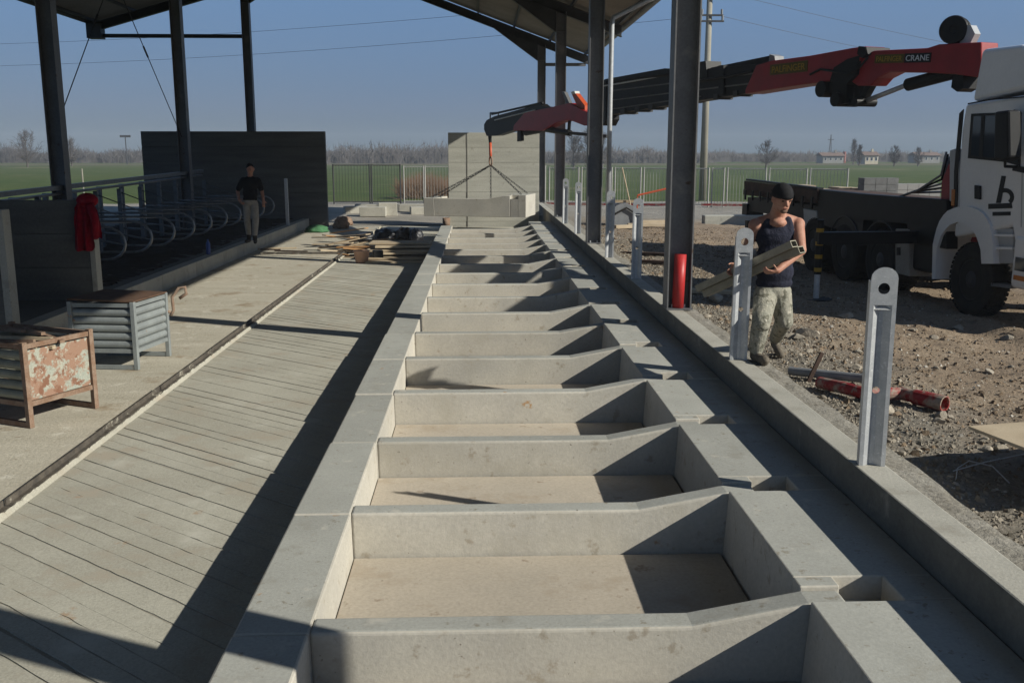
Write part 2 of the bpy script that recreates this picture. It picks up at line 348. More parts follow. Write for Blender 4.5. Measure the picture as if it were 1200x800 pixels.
# barn foundation and floors
struct('foundation_bed', MB().box(-16.7, 2.70, -9, 37.4, -1.3, -.98), soil_m)
def clip(poly, f):
    out = []
    for i in range(len(poly)):
        p, q = poly[i-1], poly[i]; a, b = f(p), f(q)
        if (a >= 0) != (b >= 0): t = a/(a-b); out.append((p[0]+(q[0]-p[0])*t, p[1]+(q[1]-p[1])*t))
        if b >= 0: out.append(q)
    return out
XA, XB = -3.60, -1.262
mb = MB(); mb.box(XA, XB, -4, 37.2, -.97, Z_SLAB-.0065, 1)
gx, gy = .62, .785; qn = -4; k = 0
rs = random.Random(3)
while qn < 26:
    wd = .165+rs.uniform(-.03, .03); gap = rs.choice((.002, .003, .004, .006))
    tilt = rs.uniform(-.006, .006)
    poly = [(XA, 0.0), (XB, 0.0), (XB, 30.5), (XA, 30.5)]; poly = [(p[0], p[1]-4 if p[1] == 0 else p[1]) for p in poly]
    poly = clip(poly, lambda p: (p[0]*(gx+tilt)+p[1]*gy)-(qn+gap))
    if len(poly) > 2: poly = clip(poly, lambda p: (qn+wd)-(p[0]*(gx+tilt)+p[1]*gy))
    if len(poly) > 2:
        rag = []
        for i_ in range(len(poly)):                       # ragged groove edges
            p_, q_ = Vector(poly[i_]), Vector(poly[(i_+1) % len(poly)]); L_ = (q_-p_).length; n_ = max(1, int(L_/.09)); nn_ = Vector((-(q_-p_).y, (q_-p_).x))/max(L_, 1e-6)
            for j_ in range(n_):
                rag.append(p_.lerp(q_, j_/n_)+nn_*(rs.uniform(-.0005, .0055)*(1 if rs.random() < .85 else 2.2) if j_ and abs(nn_.x*gx+nn_.y*gy) > .9 else 0))
        mb.prism([(p[0], p[1], Z_SLAB-.0105) for p in rag], (0, 0, .0105+rs.uniform(-.0025, .001)), 0)
    qn += wd
mb.box(XA, XB, 30.52, 37.2, Z_SLAB-.012, Z_SLAB, 0)
struct('lower_slab', mb, [slab_m, groove_m])
struct('side_floor', MB().box(-6.30, -3.72, -4, 37.2, -.97, -.604), floor_m)
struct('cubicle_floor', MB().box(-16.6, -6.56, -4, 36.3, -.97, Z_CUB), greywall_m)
struct('apron', MB().box(-6.3, 2.4, 37.22, 38.3, -.97, -.64), slab_m)
# edge angle between side floor and slab, with broken mortar along it
e = empty('edge_angle', (-3.66, 12, -.62), 'long rusty steel edge strip with mortar crumbs between the two floors', 'edge strip')
y = -4.0
while y < 26:
    y2 = y+random.uniform(1.6, 2.6); dx = random.uniform(-.008, .008)
    part('angle_bar', MB().box(-3.715+dx, -3.700+dx, y, y2-.02, -.66, -.545).box(-3.70+dx, -3.652+dx, y, y2-.02, -.612, -.592), edge_m, e); y = y2
mb = MB(); vs = []; n = 900; rr = random.Random(5)
for i in range(n+1):
    y = -3+29*i/n; k = .5+.5*noise.noise((y*2.3, 0, 1)); h_ = .012*noise.noise((y*9, 0, 3))+.010*noise.noise((y*23, 4, 3))
    xl = -3.668+.022*noise.noise((y*6, 2, 0))+.012*noise.noise((y*19, 2, 0)); vs += [(xl, y, -.625), (xl+.008, y, -.596+h_), (-3.632, y, -.592+h_*1.4+.012*k), (-3.612, y, -.606+h_*.6), (-3.605, y, -.63)]
mb.add(vs, [(i*5+j, i*5+j+1, (i+1)*5+j+1, (i+1)*5+j) for i in range(n) for j in range(4)])
part('mortar_ribbon', mb, slab_m, e)
e2 = single('edge_batten', MB().box(-5.95, -3.74, 26.55, 26.63, -.60, -.545), edge_m, 'thin dark batten lying across the side floor near the plank heap', 'batten')
# right kerb carrying the posts and the over-pour behind it
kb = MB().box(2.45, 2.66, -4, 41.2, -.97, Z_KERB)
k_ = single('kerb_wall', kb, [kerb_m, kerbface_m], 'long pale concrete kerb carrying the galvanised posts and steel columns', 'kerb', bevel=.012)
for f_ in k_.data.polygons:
    if f_.normal.x < -.9: f_.material_index = 1  # inner face takes the concrete with shade painted in
mb = MB(); n = 230; vs = []
for i in range(n+1):
    y = -4+45*i/n; xo = 2.88+.05*noise.noise((y*.9, 0, 3))+.03*noise.noise((y*4, 0, 7))
    for x, z in ((2.663, -.4), (2.663, Z_KERB-.012+.008*noise.noise((y*3, 1, 0))), (2.76, Z_KERB-.012+.012*noise.noise((y*5, 2, 0))), (xo-.03, Z_KERB-.02+.014*noise.noise((y*4, 3, 0))), (xo, -.4)): vs.append((x, y, z))
mb.add(vs, [(i*5+j, i*5+j+1, (i+1)*5+j+1, (i+1)*5+j) for i in range(n) for j in range(4)])
tag(link('concrete_overpour', mb.mesh('concrete_overpour', overpour_m, smooth=False)), 'rough strip of spilled concrete along the outside of the right kerb', 'concrete strip')
# ------------------------------------------------------------------ precast trough elements
YK0 = 4.69; DY = 1.645; TW = .17
def trough_meshes():
    lw = MB().prism([(-1.25, 0, -.9), (-.85, 0, -.9), (-.865, 0, Z_LEFT), (-1.25, 0, Z_LEFT)], (0, DY-.008, 0))
    cx = [(-.868, Z_LEFT), (1.08, Z_LEFT), (1.68, Z_STRIP-.018), (1.885, Z_STRIP-.018), (1.885, -.9), (-.86, -.9)]
    cw = MB().prism([(x, .004, z) for x, z in cx], (0, TW-.004, 0))
    def blk(x1, y0, y1, rim=True): return MB().prism([(1.64, y0, -.9), (1.684, y0, Z_STRIP), (x1, y0, Z_STRIP), (x1, y0, -.9)], (0, y1-y0, 0))
    rw = blk(2.444, .2905, DY-.004); q = blk(1.897, .174, .290); rw.add(q.v, q.f); rw.box(2.172, 2.444, .004, .290, -.9, Z_STRIP)
    rb = MB().box(1.899, 2.170, .006, .288, -.9, -.273)
    fl = MB().box(-.852, 1.638, TW+.012, DY-.018, -.9, Z_TFLOOR)
    return [('left_wall', lw.mesh('left_wall', precast, .014)), ('cross_wall', cw.mesh('cross_wall', precast, .02, 3)), ('right_ledge', rw.mesh('right_ledge', precast, .008)),
            ('right_base', rb.mesh('right_base', precast)), ('floor_panel', fl.mesh('floor_panel', trough_floor, .006))]
TM = trough_meshes()
for nm_, me_ in TM:
    if nm_ == 'floor_panel': continue
    me_.materials.append(precast_top)                    # float-finished tops are greyer than the moulded faces
    for f_ in me_.polygons:
        if f_.normal.z > .93: f_.material_index = 1
def trough(loc, rz, label, group=None):
    t = empty('trough_element', loc, label, 'concrete trough', group, rz)
    for nm, me in [(a[0], a[1]) for a in TM]: link(nm, me, t, world=False)
    return t
ORD = ['nearest', 'second', 'third', 'fourth', 'fifth', 'sixth', 'seventh', 'eighth', 'ninth', 'tenth', 'eleventh', 'twelfth', 'thirteenth', 'fourteenth', 'fifteenth', 'sixteenth', 'seventeenth', 'farthest']
rt = random.Random(11)
for i in range(18):
    k = i-1
    lab = ('precast concrete trough element, %s in the row from the camera' % ORD[i])
    trough((rt.uniform(-.006, .006), YK0-TW+k*DY, rt.uniform(-.006, .006)), rt.uniform(-.0015, .0015), lab, 'trough elements laid in a row')
hung = trough((-.72, 34.15, .83), R(-15), 'precast concrete trough element hanging from the crane hook', 'trough elements laid in a row')
for o_ in hung.children: pass
end = MB().box(-1.25, 2.44, YK0-TW+17*DY+.01, 36.3, -.95, -.60)
struct('end_bed', end, slab_m)
# ------------------------------------------------------------------ walls
def panel_wall(name, x0, x1, y, th, z0, z1, courses, m, label, bevel=.008):
    t = empty(name, ((x0+x1)/2, y, z0), label, 'wall'); h = (z1-z0)/courses; rw_ = random.Random(int(abs(x0*100)))
    for i in range(courses):
        part('panel', MB().box(x0, x1, y+rw_.uniform(-.006, .006), y+th, z0+i*h+.003, z0+(i+1)*h-.003), m, t, bevel)
    part('core', MB().box(x0+.02, x1-.02, y+.02, y+th-.01, z0, z1-.012), m, t)
    return t
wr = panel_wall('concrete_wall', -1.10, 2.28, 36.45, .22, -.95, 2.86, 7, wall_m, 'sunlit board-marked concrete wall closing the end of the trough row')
part('form_tie_strip', MB().box(-.42, -.39, 36.437, 36.46, -.6, 2.84), greywall_m, wr)
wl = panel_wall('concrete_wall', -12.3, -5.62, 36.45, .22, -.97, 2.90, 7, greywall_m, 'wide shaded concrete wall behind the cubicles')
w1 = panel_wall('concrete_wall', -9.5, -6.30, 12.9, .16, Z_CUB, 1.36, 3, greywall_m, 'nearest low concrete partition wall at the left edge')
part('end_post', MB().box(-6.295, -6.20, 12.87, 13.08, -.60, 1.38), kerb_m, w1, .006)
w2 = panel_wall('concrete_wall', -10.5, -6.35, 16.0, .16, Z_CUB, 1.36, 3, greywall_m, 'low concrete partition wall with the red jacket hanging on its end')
part('end_post', MB().box(-6.345, -6.26, 15.97, 16.18, -.60, 1.2), kerb_m, w2, .006)
kl = empty('cubicle_kerb', (-6.43, 26, -.6), 'long grey concrete kerb edging the shaded cubicles', 'kerb')
y = 17.0; i = 0
while y < 36:
    part('kerb_block', MB().box(-6.55, -6.305, y, min(y+2.36, 36.4)-.012, -.96, Z_CUB+.004+.004*(i % 2)), kerb_m, kl, .01); y += 2.37; i += 1
single('kerb_block', MB().box(-6.55, -6.305, 13.15, 15.9, -.96, Z_CUB+.006), kerb_m, 'short concrete kerb piece between the two low partition walls', 'kerb', bevel=.01)
single('gate_post', MB().box(-6.50, -6.40, 33.0, 33.1, Z_CUB, 1.28), galv_m, 'thin upright post at the far end of the cubicle kerb', 'post')
# ------------------------------------------------------------------ barn frame and roof
barn = empty('open_barn', (-3.4, 16, 0), 'open steel barn frame with dark columns and sloping sheet roof', 'barn')
YF = [2.77, 12.5, 21.9, 31.2, 40.5]
EXR, EZR, SR = 4.50, 5.66, .364       # right eave (underside of rafter), slope
EXL, EZL, SL = -15.2, 6.85, .28
RX = (EZR+SR*EXR-EZL+SL*EXL)/(SR+SL); RZ = EZR+SR*(EXR-RX)
def zr(x): return EZR+SR*(EXR-x) if x > RX else EZL+SL*(x-EXL)
def ibeam_col(x, y, z0, z1, b=.30, h=.32):
    return MB().box(x-h/2, x-h/2+.018, y-b/2, y+b/2, z0, z1).box(x+h/2-.018, x+h/2, y-b/2, y+b/2, z0, z1).box(x-h/2+.019, x+h/2-.019, y-.008, y+.008, z0, z1-.002)
for y in YF:
    for x in (2.61, -9.2):
        if x < 0 and y < 15: continue
        z0 = Z_KERB+.002 if x > 0 else Z_CUB
        c = part('column', ibeam_col(x, y, z0, zr(x)+.05), steel_m, barn)
        part('base_plate', MB().box(x-.17, x+.17, y-.19, y+.19, z0, z0+.02), steel_m, c)
        for bx_ in (-.08, .08):
            for by_ in (-.10, .10): part('anchor_bolt', MB().cyl((x+bx_, y+by_, z0+.02), (x+bx_, y+by_, z0+.065), .016, n=6), galv_m, c)
        part('stiffener', MB().box(x-.14, x+.14, y-.13, y-.009, zr(x)-.55, zr(x)-.535), steel_m, c)
    # rafters: I sections following the slope, haunched at the columns
    for (xa, xb) in ((EXR, RX), (EXL, RX)):
        za, zb = zr(xa), RZ; d = .32
        mb = MB(); mb.prism([(xa, y-.009, za+.02), (xb, y-.009, zb+.02), (xb, y-.009, zb+d-.02), (xa, y-.009, za+d-.02)], (0, .018, 0))
        mb.prism([(xa, y-.11, za), (xb, y-.11, zb), (xb, y-.11, zb+.02), (xa, y-.11, za+.02)], (0, .22, 0))
        mb.prism([(xa, y-.11, za+d-.02), (xb, y-.11, zb+d-.02), (xb, y-.11, zb+d), (xa, y-.11, za+d)], (0, .22, 0))
        part('rafter', mb, darksteel_m, barn)
    for xc, sg in ((2.44, -1), (-9.03, 1)):
        if xc < 0 and y < 15: continue
        xi = xc+sg*1.75; part('haunch', MB().prism([(xc, y-.1, zr(xc)), (xc, y-.1, zr(xc)-.62), (xi, y-.1, zr(xi)-.01), (xi, y-.1, zr(xi))], (0, .2, 0)), darksteel_m, barn)
# purlins and roof sheets per bay
PD = .32
ybays = [-6.3]+YF+[41.0]
def roofpt(x, off): return Vector((x, 0, zr(x)+off))
for xs_ in ([EXR-.1-1.45*i for i in range(8)], [EXL+.1+1.5*i for i in range(8)]):
    for x in xs_:
        if abs(x-RX) < .3: continue
        part('purlin', MB().box(x-.035, x+.035, -6.2, 40.95, zr(x)+PD+.002, zr(x)+PD+.11), darksteel_m, barn)
for b in range(len(ybays)-1):
    y0, y1 = ybays[b], ybays[b+1]
    for (xa, xb) in ((EXR+.12, RX), (EXL-.12, RX)):
        mb = MB(); nn = max(6, int((y1-y0)/.16)*2); vs = []
        zA, zB = zr(xa)+PD+.14, RZ+PD+.14
        for i in range(nn+1):
            yy = y0+(y1-y0)*i/nn; dz = .025 if i % 2 else -.025
            vs += [(xa, yy, zA+dz), (xb, yy, zB+dz), (xa, yy, zA+dz+.012), (xb, yy, zB+dz+.012)]
        fs = []
        for i in range(nn):
            a, c = i*4, (i+1)*4; fs += [(a, a+1, c+1, c), (a+2, c+2, c+3, a+3), (a, c, c+2, a+2)]
        mb.add(vs, fs); part('roof_sheet', mb, sheet_m, barn)
part('gutter', MB().tube([(EXR+.16, -6.2, EZR+.36), (EXR+.16, 41, EZR+.36)], .09, 10), steel_m, barn)
part('gutter', MB().tube([(EXL-.16, -6.2, EZL+.36), (EXL-.16, 41, EZL+.36)], .09, 10), darksteel_m, barn)
part('strut', MB().box(2.77, EXR-.1, 40.42, 40.55, 5.58, 5.70), steel_m, barn)
part('strut', MB().box(EXL+.1, -9.36, 40.42, 40.55, 6.62, 6.76), darksteel_m, barn)
part('fascia_block', MB().box(EXL-.2, EXL+.35, 30.95, 31.45, EZL-.28, EZL+.3), darksteel_m, barn)
part('fascia_block', MB().box(EXL-.2, EXL+.35, 40.2, 40.7, EZL-.28, EZL+.3), darksteel_m, barn)
# downpipe at the third column
e0 = Vector((4.40, 22.3, 5.72)); e1 = Vector((3.02, 22.22, 5.05))
part('downpipe', MB().tube([e0, e0+(e1-e0)*.5, e1, e1+Vector((-.03, 0, -.12)), (2.98, 22.22, 3), (2.98, 22.22, Z_KERB-.05)], .055, 10), galv_m, barn, smooth=True)
# X bracing rods in the left wall bay
za = 6.55
for a, b in (((-9.2, 22.0, 2.75), (-9.2, 28.0, 8.4)), ((-9.2, 31.0, 2.6), (-9.2, 24.6, 7.7))):
    pa, pb = Vector(a), Vector(b)
    r_ = part('bracing_rod', MB().tube([pa, pb], .013, 6), darksteel_m, barn)
    q = pa.lerp(pb, .42); part('turnbuckle', MB().tube([q, q+(pb-pa).normalized()*.4], .028, 6), darksteel_m, r_)
part('hanger_rod', MB().tube([(-11.9, 40.5, 6.7), (-11.9, 40.5, zr(-11.9))], .015, 5), darksteel_m, barn)
# ================================================================== LEFT SIDE: cubicles, cages, rubble
def up_to(x): return Vector((0, 0, x))
# bedding soil in the cubicles
mb = MB(); nx, ny = 40, 150
mb.v = [(-12+5.25*i/nx, 16.4+19.6*j/ny, Z_CUB-.02+.10*max(0, math.sin(j*2.1)*.35+.35)*(1-(i/nx)**6)+.10*abs(noise.noise((i*.4, j*.5, 2)))+.05*noise.noise((i*1.1, j*1.2, 4))) for j in range(ny+1) for i in range(nx+1)]
mb.f = [(j*(nx+1)+i, j*(nx+1)+i+1, (j+1)*(nx+1)+i+1, (j+1)*(nx+1)+i) for j in range(ny) for i in range(nx)]; mb.m = [0]*len(mb.f)
o = link('bedding_soil', mb.mesh('bedding_soil', soil_m, smooth=True, fix=False)); o['kind'] = 'stuff'; o['label'] = 'dark lumpy soil bedding spread under the cubicle dividers'; o['category'] = 'soil'
# cubicle dividers: galvanised loops on posts
dullgalv_m = M('dull_galvanised', (.20, .215, .23), (.15, .16, .175), 10, .45, .6, bump=.02, fine=.1)
def divider_meshes():
    a = MB(); pts = [(-2.35, 0, .98), (-.45, 0, .98)]
    for i in range(9):
        t = math.pi/2-math.pi*i/8; pts.append((-.45+.38*math.cos(t)*1.0, 0, .66+.32*math.sin(t)))
    pts += [(-1.2, 0, .34), (-1.9, 0, .48), (-2.35, 0, .50)]
    a.tube(pts, .028, 8)
    b = MB().box(-2.41, -2.31, -.05, .05, -.02, 1.50); c = MB().tube([(-2.36, .0, 1.42), (-1.25, .0, .99)], .014, 6)
    return a.mesh('loop', M('mid_galvanised', (.30, .31, .32), (.22, .23, .24), 10, .4, .6, bump=.02, fine=.1), smooth=True), b.mesh('post', dullgalv_m), c.mesh('stay', dullgalv_m, smooth=True)
DM = divider_meshes()
for i in range(11):
    y = 17.5+1.55*i
    t = empty('cubicle_divider', (-6.80, y, Z_CUB), 'galvanised cubicle divider loop, %s of the row from the camera' % ORD[i], 'cubicle divider', 'cubicle divider loops')
    for nm, me in zip(('loop', 'post', 'stay'), DM): link(nm, me, t, world=False)
hr = empty('head_rail', (-9.2, 20, 1.2), 'long blue-grey galvanised head rail over the cubicle posts', 'rail')
pa, pb = Vector((-9.2, 9.8, 1.16)), Vector((-9.2, 33.0, 1.50))
part('rail', MB().prism([pa+Vector((-.06, 0, -.02)), pa+Vector((.06, 0, -.02)), pa+Vector((.06, 0, .08)), pa+Vector((-.06, 0, .08))], pb-pa), dullgalv_m, hr)
part('flat_strip', MB().prism([pa+Vector((-.16, 0, -.13)), pa+Vector((.02, 0, -.13)), pa+Vector((.02, 0, -.085)), pa+Vector((-.16, 0, -.085))], pb-pa), steel_m, hr)
for i in range(14):
    y = 12.6+1.55*i; part('post', MB().box(-9.62, -9.52, y-.05, y+.05, Z_CUB, 1.16+.34*(y-9.8)/23.2-.1), dullgalv_m, hr)
# ------------------------------------------------------------------ stillage cages
def cage(near, a, b, la, lb, h, mp, ms, label, mrail, ribs, lift=.24):
    """near: base of the near right post; a, b unit vectors along the two sides"""
    a = Vector((*a, 0)).normalized(); b = Vector((*b, 0)).normalized(); near = Vector(near)
    t = empty('stillage_cage', near+a*la/2+b*lb/2, label, 'cage')
    c4 = [near, near+a*la, near+a*la+b*lb, near+b*lb]; rot = Matrix((a, b, Vector((0, 0, 1)))).transposed()
    for q in c4:
        part('post', MB().obox(q+up_to(h/2), .055, .055, h, rot), mrail, t, .004)
    for i in range(4):
        p, q = c4[i], c4[(i+1) % 4]; d = (q-p).normalized(); L = (q-p).length-.06; mid = (p+q)/2; fr = frame(d)
        part('top_rail', MB().obox(mid+up_to(h-.045), L, .03, .05, fr), mrail, t)
        part('bottom_rail', MB().obox(mid+up_to(lift), L, .03, .05, fr), mrail, t)
        if i % 2: part('foot_rail', MB().obox(mid+up_to(.03), L, .045, .05, fr), mrail, t)
    hh = h-.09-lift-.03; z0 = lift+.03
    for i in range(4):
        p, q = c4[i], c4[(i+1) % 4]; d = (q-p).normalized(); L = (q-p).length-.06; inward = ((c4[0]+c4[2])/2-(p+q)/2).normalized()
        if i == 0 and not ribs:
            part('plain_panel', MB().obox((p+q)/2+up_to(z0+hh/2)+inward*.012, L, .008, hh, frame(d)), mp, t)
        else:
            for k in range(5):           # each corrugation is a rounded rib
                zc = z0+hh*(k+.5)/5; r_ = hh/10*.96; mb = MB(); poly = []
                for j in range(7):
                    th = math.pi*(j/6)-math.pi/2; poly.append((p+d*.03)+up_to(zc+r_*math.sin(th))-inward*(.045*math.cos(th))+inward*.03)
                mb.prism(poly, d*L); part('rib', mb, ms, t)
    part('base_sheet', MB().obox(sum(c4, Vector())/4+up_to(lift+.02), la-.06, lb-.06, .01, rot), mrail, t)
    return t, c4, rot
g0 = PZ(36, 501, -.602); g1 = PZ(112, 478, -.602); a_ = (g1-g0).to_2d(); b_ = Vector((-a_.y, a_.x))
t1, c1_, r1_ = cage(g0, a_, b_, a_.length, 1.15, .87, cagerust_m, cageolive_m, 'rusty stillage cage with flaking paint panel, nearest the camera', rust_m, False)
g2 = PZ(161, 433, -.602); g3 = PZ(198, 417, -.602); a2 = (g3-g2).to_2d(); b2 = Vector((-a2.y, a2.x)).normalized()
t2, c2_, r2_ = cage(g2, a2, (b2.x, b2.y-.05), a2.length, .82, .87, cagegrey_m, cagegrey_m, 'grey ribbed stillage cage standing behind the rusty one', cagegrey_m, True)
# contents
rr = random.Random(21)
for i in range(9):
    p = sum(c1_, Vector())/4+Vector((rr.uniform(-.32, .32), rr.uniform(-.25, .25), .72+.035*i*.6)); an = math.atan2(b_.y, b_.x)+rr.uniform(-.35, .35)
    tag_ = single('scrap_bar', MB().obox(p, .95, .05, .03, rotz(an) @ Matrix.Rotation(rr.uniform(-.08, .08), 3, 'Y')), rust_m if i % 3 else ply_m, 'narrow scrap bar lying in the heap on the nearest rusty cage', 'scrap bar', 'scrap bars in the rusty cage')
ct = sum(c2_, Vector())/4
single('cage_lid', MB().obox(ct+up_to(.885), a2.length+.04, .86, .018, r2_ @ Matrix.Rotation(.03, 3, 'X')), M('dark_rust', (.10, .06, .04), (.15, .09, .06), 7, .85, bump=.3), 'rusty sheet lying over the grey ribbed cage', 'metal sheet')
hp = c2_[1]
single('rusty_hook_bar', MB().tube([hp+Vector((.05, .03, .55)), hp+Vector((.09, .04, .62)), hp+Vector((.08, .05, .80)), hp+Vector((.17, .07, .92)), hp+Vector((.25, .09, .93)), hp+Vector((.26, .09, .84)), hp+Vector((.17, .07, .78))], .022, 8).tube([hp+Vector((.05, .03, .60)), hp+Vector((0, 0, .62))], .02, 6), rust_m, 'bent rusty hook sticking out at the back corner of the grey cage', 'hook', smooth=True)
# ------------------------------------------------------------------ red jacket on the partition end
def cloth_sheet(p0, w_, h_, folds, depth, seed, nx=22, ny=26):
    mb = MB(); vs = []
    for j in range(ny+1):
        t = j/ny
        for i in range(nx+1):
            s_ = i/nx-.5; ww = w_*(.62+.5*t-.15*t*t)
            dz = -.16*abs(s_)*2*(1-t)
            yy = depth*math.sin(folds*s_*6.3+seed+t*1.5)*(.3+.7*t)+.03*noise.noise((s_*6, t*5, seed))
            vs.append((p0[0]+s_*ww, p0[1]+yy, p0[2]-t*h_+dz+.05*noise.noise((s_*5, t*2, seed+4))*t))
    n = len(vs); vs += [(x, y+.02, z) for x, y, z in vs]
    for base, flip in ((0, 0), (n, 1)):
        for j in range(ny):
            for i in range(nx):
                q = (base+j*(nx+1)+i, base+j*(nx+1)+i+1, base+(j+1)*(nx+1)+i+1, base+(j+1)*(nx+1)+i); mb.f.append(q[::-1] if flip else q); mb.m.append(0)
    mb.v = vs; return mb
mb = cloth_sheet((-6.40, 15.90, 1.40), .34, .84, 2.2, .045, 1.2); q = cloth_sheet((-6.21, 15.87, 1.36), .22, .62, 1.3, .045, 3.1)
mb.add(q.v, q.f); mb.ell((-6.31, 15.95, 1.36), .17, .15, .12, n=16); mb.tube([(-6.24, 15.85, 1.30), (-6.17, 15.84, 1.05), (-6.19, 15.85, .78)], [.07, .065, .05], 10)
single('red_jacket', mb, redcloth_m, 'dark red jacket draped over the end of a low wall', 'jacket', smooth=True)
single('water_bottle', MB().lathe([(0, .04), (.02, .05), (.26, .05), (.32, .02), (.36, .02)], (-6.46, 23.3, Z_CUB+.012), (0, 0, 1), 12), bluebottle_m, 'blue plastic bottle standing on the cubicle kerb', 'bottle', smooth=True)
# ------------------------------------------------------------------ galvanised posts on the right kerb
def galv_post_mesh():
    Hh = 1.30; hw = .082
    mb = MB(); zt = Hh-.24; out = [(-hw, zt), (-hw, Hh-.07)]
    for i in range(1, 9):
        t = math.pi-math.pi*i/9; out.append((hw*math.cos(t), Hh-.07+.07*math.sin(t)))
    out += [(hw, Hh-.07), (hw, zt)]
    mb.prism([(x, 0, z) for x, z in out], (0, .007, 0))                    # rounded flat head
    sec = [(-hw, 0), (-.056, 0), (-.012, .034), (.012, .034), (.056, 0), (hw, 0)]
    poly = [(x, y, 0) for x, y in sec]+[(x, y+.007, 0) for x, y in sec[::-1]]
    mb.prism(poly, (0, 0, zt-.0005))                                       # folded web
    mb.prism([(-.056, 0.001, zt-.03), (.056, 0.001, zt-.03), (.018, .036, zt-.0), (-.018, .036, zt-.0)], (0, .005, .0))
    for s_ in (-1, 1):                                                     # flanges turned away from the trough side
        mb.prism([(s_*hw, .0075, 0), (s_*(hw-.006), .0075, 0), (s_*(hw-.006), .07, 0), (s_*hw, .07, 0)], (0, 0, Hh-.09))
    rim = [(hw*math.cos(math.pi*i/12), Hh-.07+.07*math.sin(math.pi*i/12)) for i in range(13)]
    for i in range(12):
        (ax_, az_), (bx_, bz_) = rim[i], rim[i+1]; mb.prism([(ax_, -.010, az_), (bx_, -.010, bz_), (bx_*.92, -.010, bz_-.006), (ax_*.92, -.010, az_-.006)], (0, .0095, 0))
    o = link('tmp', mb.mesh('post_profile', galv_m))
    cut = link('tmpc', MB().cyl((0, -.2, Hh-.135), (0, .2, Hh-.135), .036, n=20).cyl((0, -.2, .50), (0, .2, .50), .024, n=16).mesh('c', galv_m))
    md = o.modifiers.new('b', 'BOOLEAN'); md.object = cut; md.solver = 'EXACT'; bpy.context.view_layer.update()
    me = evaluated(o); bpy.data.objects.remove(o); bpy.data.objects.remove(cut); return me
GP = galv_post_mesh()
labs = ['galvanised steel post with rounded head and two holes, nearest the camera', 'galvanised steel post with rounded head beside the worker carrying steel profiles', 'galvanised post on the kerb just beyond the column with the red pipe', 'fourth galvanised post on the kerb, in front of the downpipe column', 'fifth galvanised post on the kerb, just beyond the downpipe column', 'farthest short galvanised post on the right kerb']
for (u, v), lb in zip(((1017, 546), (868, 422), (745, 327), (714, 302), (673, 274), (660, 262)), labs):
    p = PZ(u, v, Z_KERB); o = link('galvanised_post', GP); o.location = (2.555 if u > 700 else 2.52, p.y, Z_KERB+.001); o.rotation_euler = (R(random.uniform(-.5, .5)), R(random.uniform(-.6, .6)+.3), R(random.uniform(-4, 4)-6))
    tag(o, lb, 'post', 'galvanised posts along the kerb')
# red sleeve pipe inside the column
single('red_pipe_sleeve', MB().tube([(2.60, 12.40, Z_KERB+.025), (2.62, 12.41, .82)], .078, 16), redplain_m, 'short red plastic pipe standing against the foot of a steel column', 'pipe', smooth=True)
# ------------------------------------------------------------------ heap of planks and bags at the far end of the slab
def board(u, v, L, W, T, ang, lift, m, label, nm='plank', tilt=0, g=None, roll=0):
    p = PZ(u, v, Z_SLAB if u > 385 else -.604)+up_to(lift+T/2+.002)
    return single(nm, MB().obox(p, L, W, T, rotz(R(ang)) @ Matrix.Rotation(R(tilt), 3, 'Y') @ Matrix.Rotation(R(roll), 3, 'X')), m, label, nm, g, bevel=.004)
G_ = 'planks in the heap at the end of the slab'
LB = 'sawn formwork plank in the messy heap at the end of the slab'
rr = random.Random(4)
for i in range(16):
    board(402+rr.uniform(-14, 34), 302-i*.9+rr.uniform(-4, 2), rr.uniform(.9, 1.9), rr.uniform(.12, .26), .03, rr.uniform(-65, 50), .025*i, (orange_ply, wood_m, ply_m)[i % 3], LB, tilt=rr.uniform(-9, 9), g=G_)
GB = 'stacked plywood boards by the dark gap'
for i, (u, v, L, W, an, zz) in enumerate(((468, 306, 1.7, 1.0, 4, 0), (466, 305, 1.6, .9, -3, .06), (473, 303, 1.5, 1.0, 8, .16), (468, 303, 1.65, .9, -6, .21), (474, 302, 1.5, .85, 3, .30), (470, 301, 1.6, .8, -2, .36))):
    board(u, v, L, W, .045, an, zz, ply_m, 'pale plywood board in the flat stack next to the bucket', 'board', g=GB)
single('bearer', MB().obox(PZ(462, 304, Z_SLAB)+up_to(.13), .9, .1, .06, rotz(.1)), wood_m, 'timber bearer between the stacked plywood boards', 'bearer')
p = PZ(424, 308, Z_SLAB)
mbk = MB().lathe([(0, .15), (.30, .20), (.30, .21), (.32, .21), (.32, .195), (.06, .15)], p, (0, 0, 1), 20)
single('bucket', mbk, bucket_m, 'pinkish plastic bucket standing before the plank heap', 'bucket', smooth=True)
single('black_box', MB().obox(PZ(443, 306, Z_SLAB)+up_to(.14), .26, .26, .28, rotz(.2)), black_m, 'small black box between the bucket and the plywood boards', 'box', bevel=.02)
def blob(name, c, rx, ry, rz, seed, m, label, cat, g=None, n=26, amp=.35, f=2.2):
    mb = MB(); mb.ell((0, 0, 0), 1, 1, 1, n=n); vs = []
    for v in mb.v:
        q = Vector(v); k = 1+amp*noise.noise((q.x*f+seed, q.y*f, q.z*f))+amp*.5*noise.noise((q.x*f*2.3+seed, q.y*f*2.3, q.z*f*2.3))
        vs.append((c[0]+q.x*rx*k, c[1]+q.y*ry*k, c[2]+max(-.35, q.z)*rz*k))
    z0 = min(v[2] for v in vs); mb.v = [(x, y, z-z0+c[2]) for x, y, z in vs]
    return single(name, mb, m, label, cat, g, smooth=True)
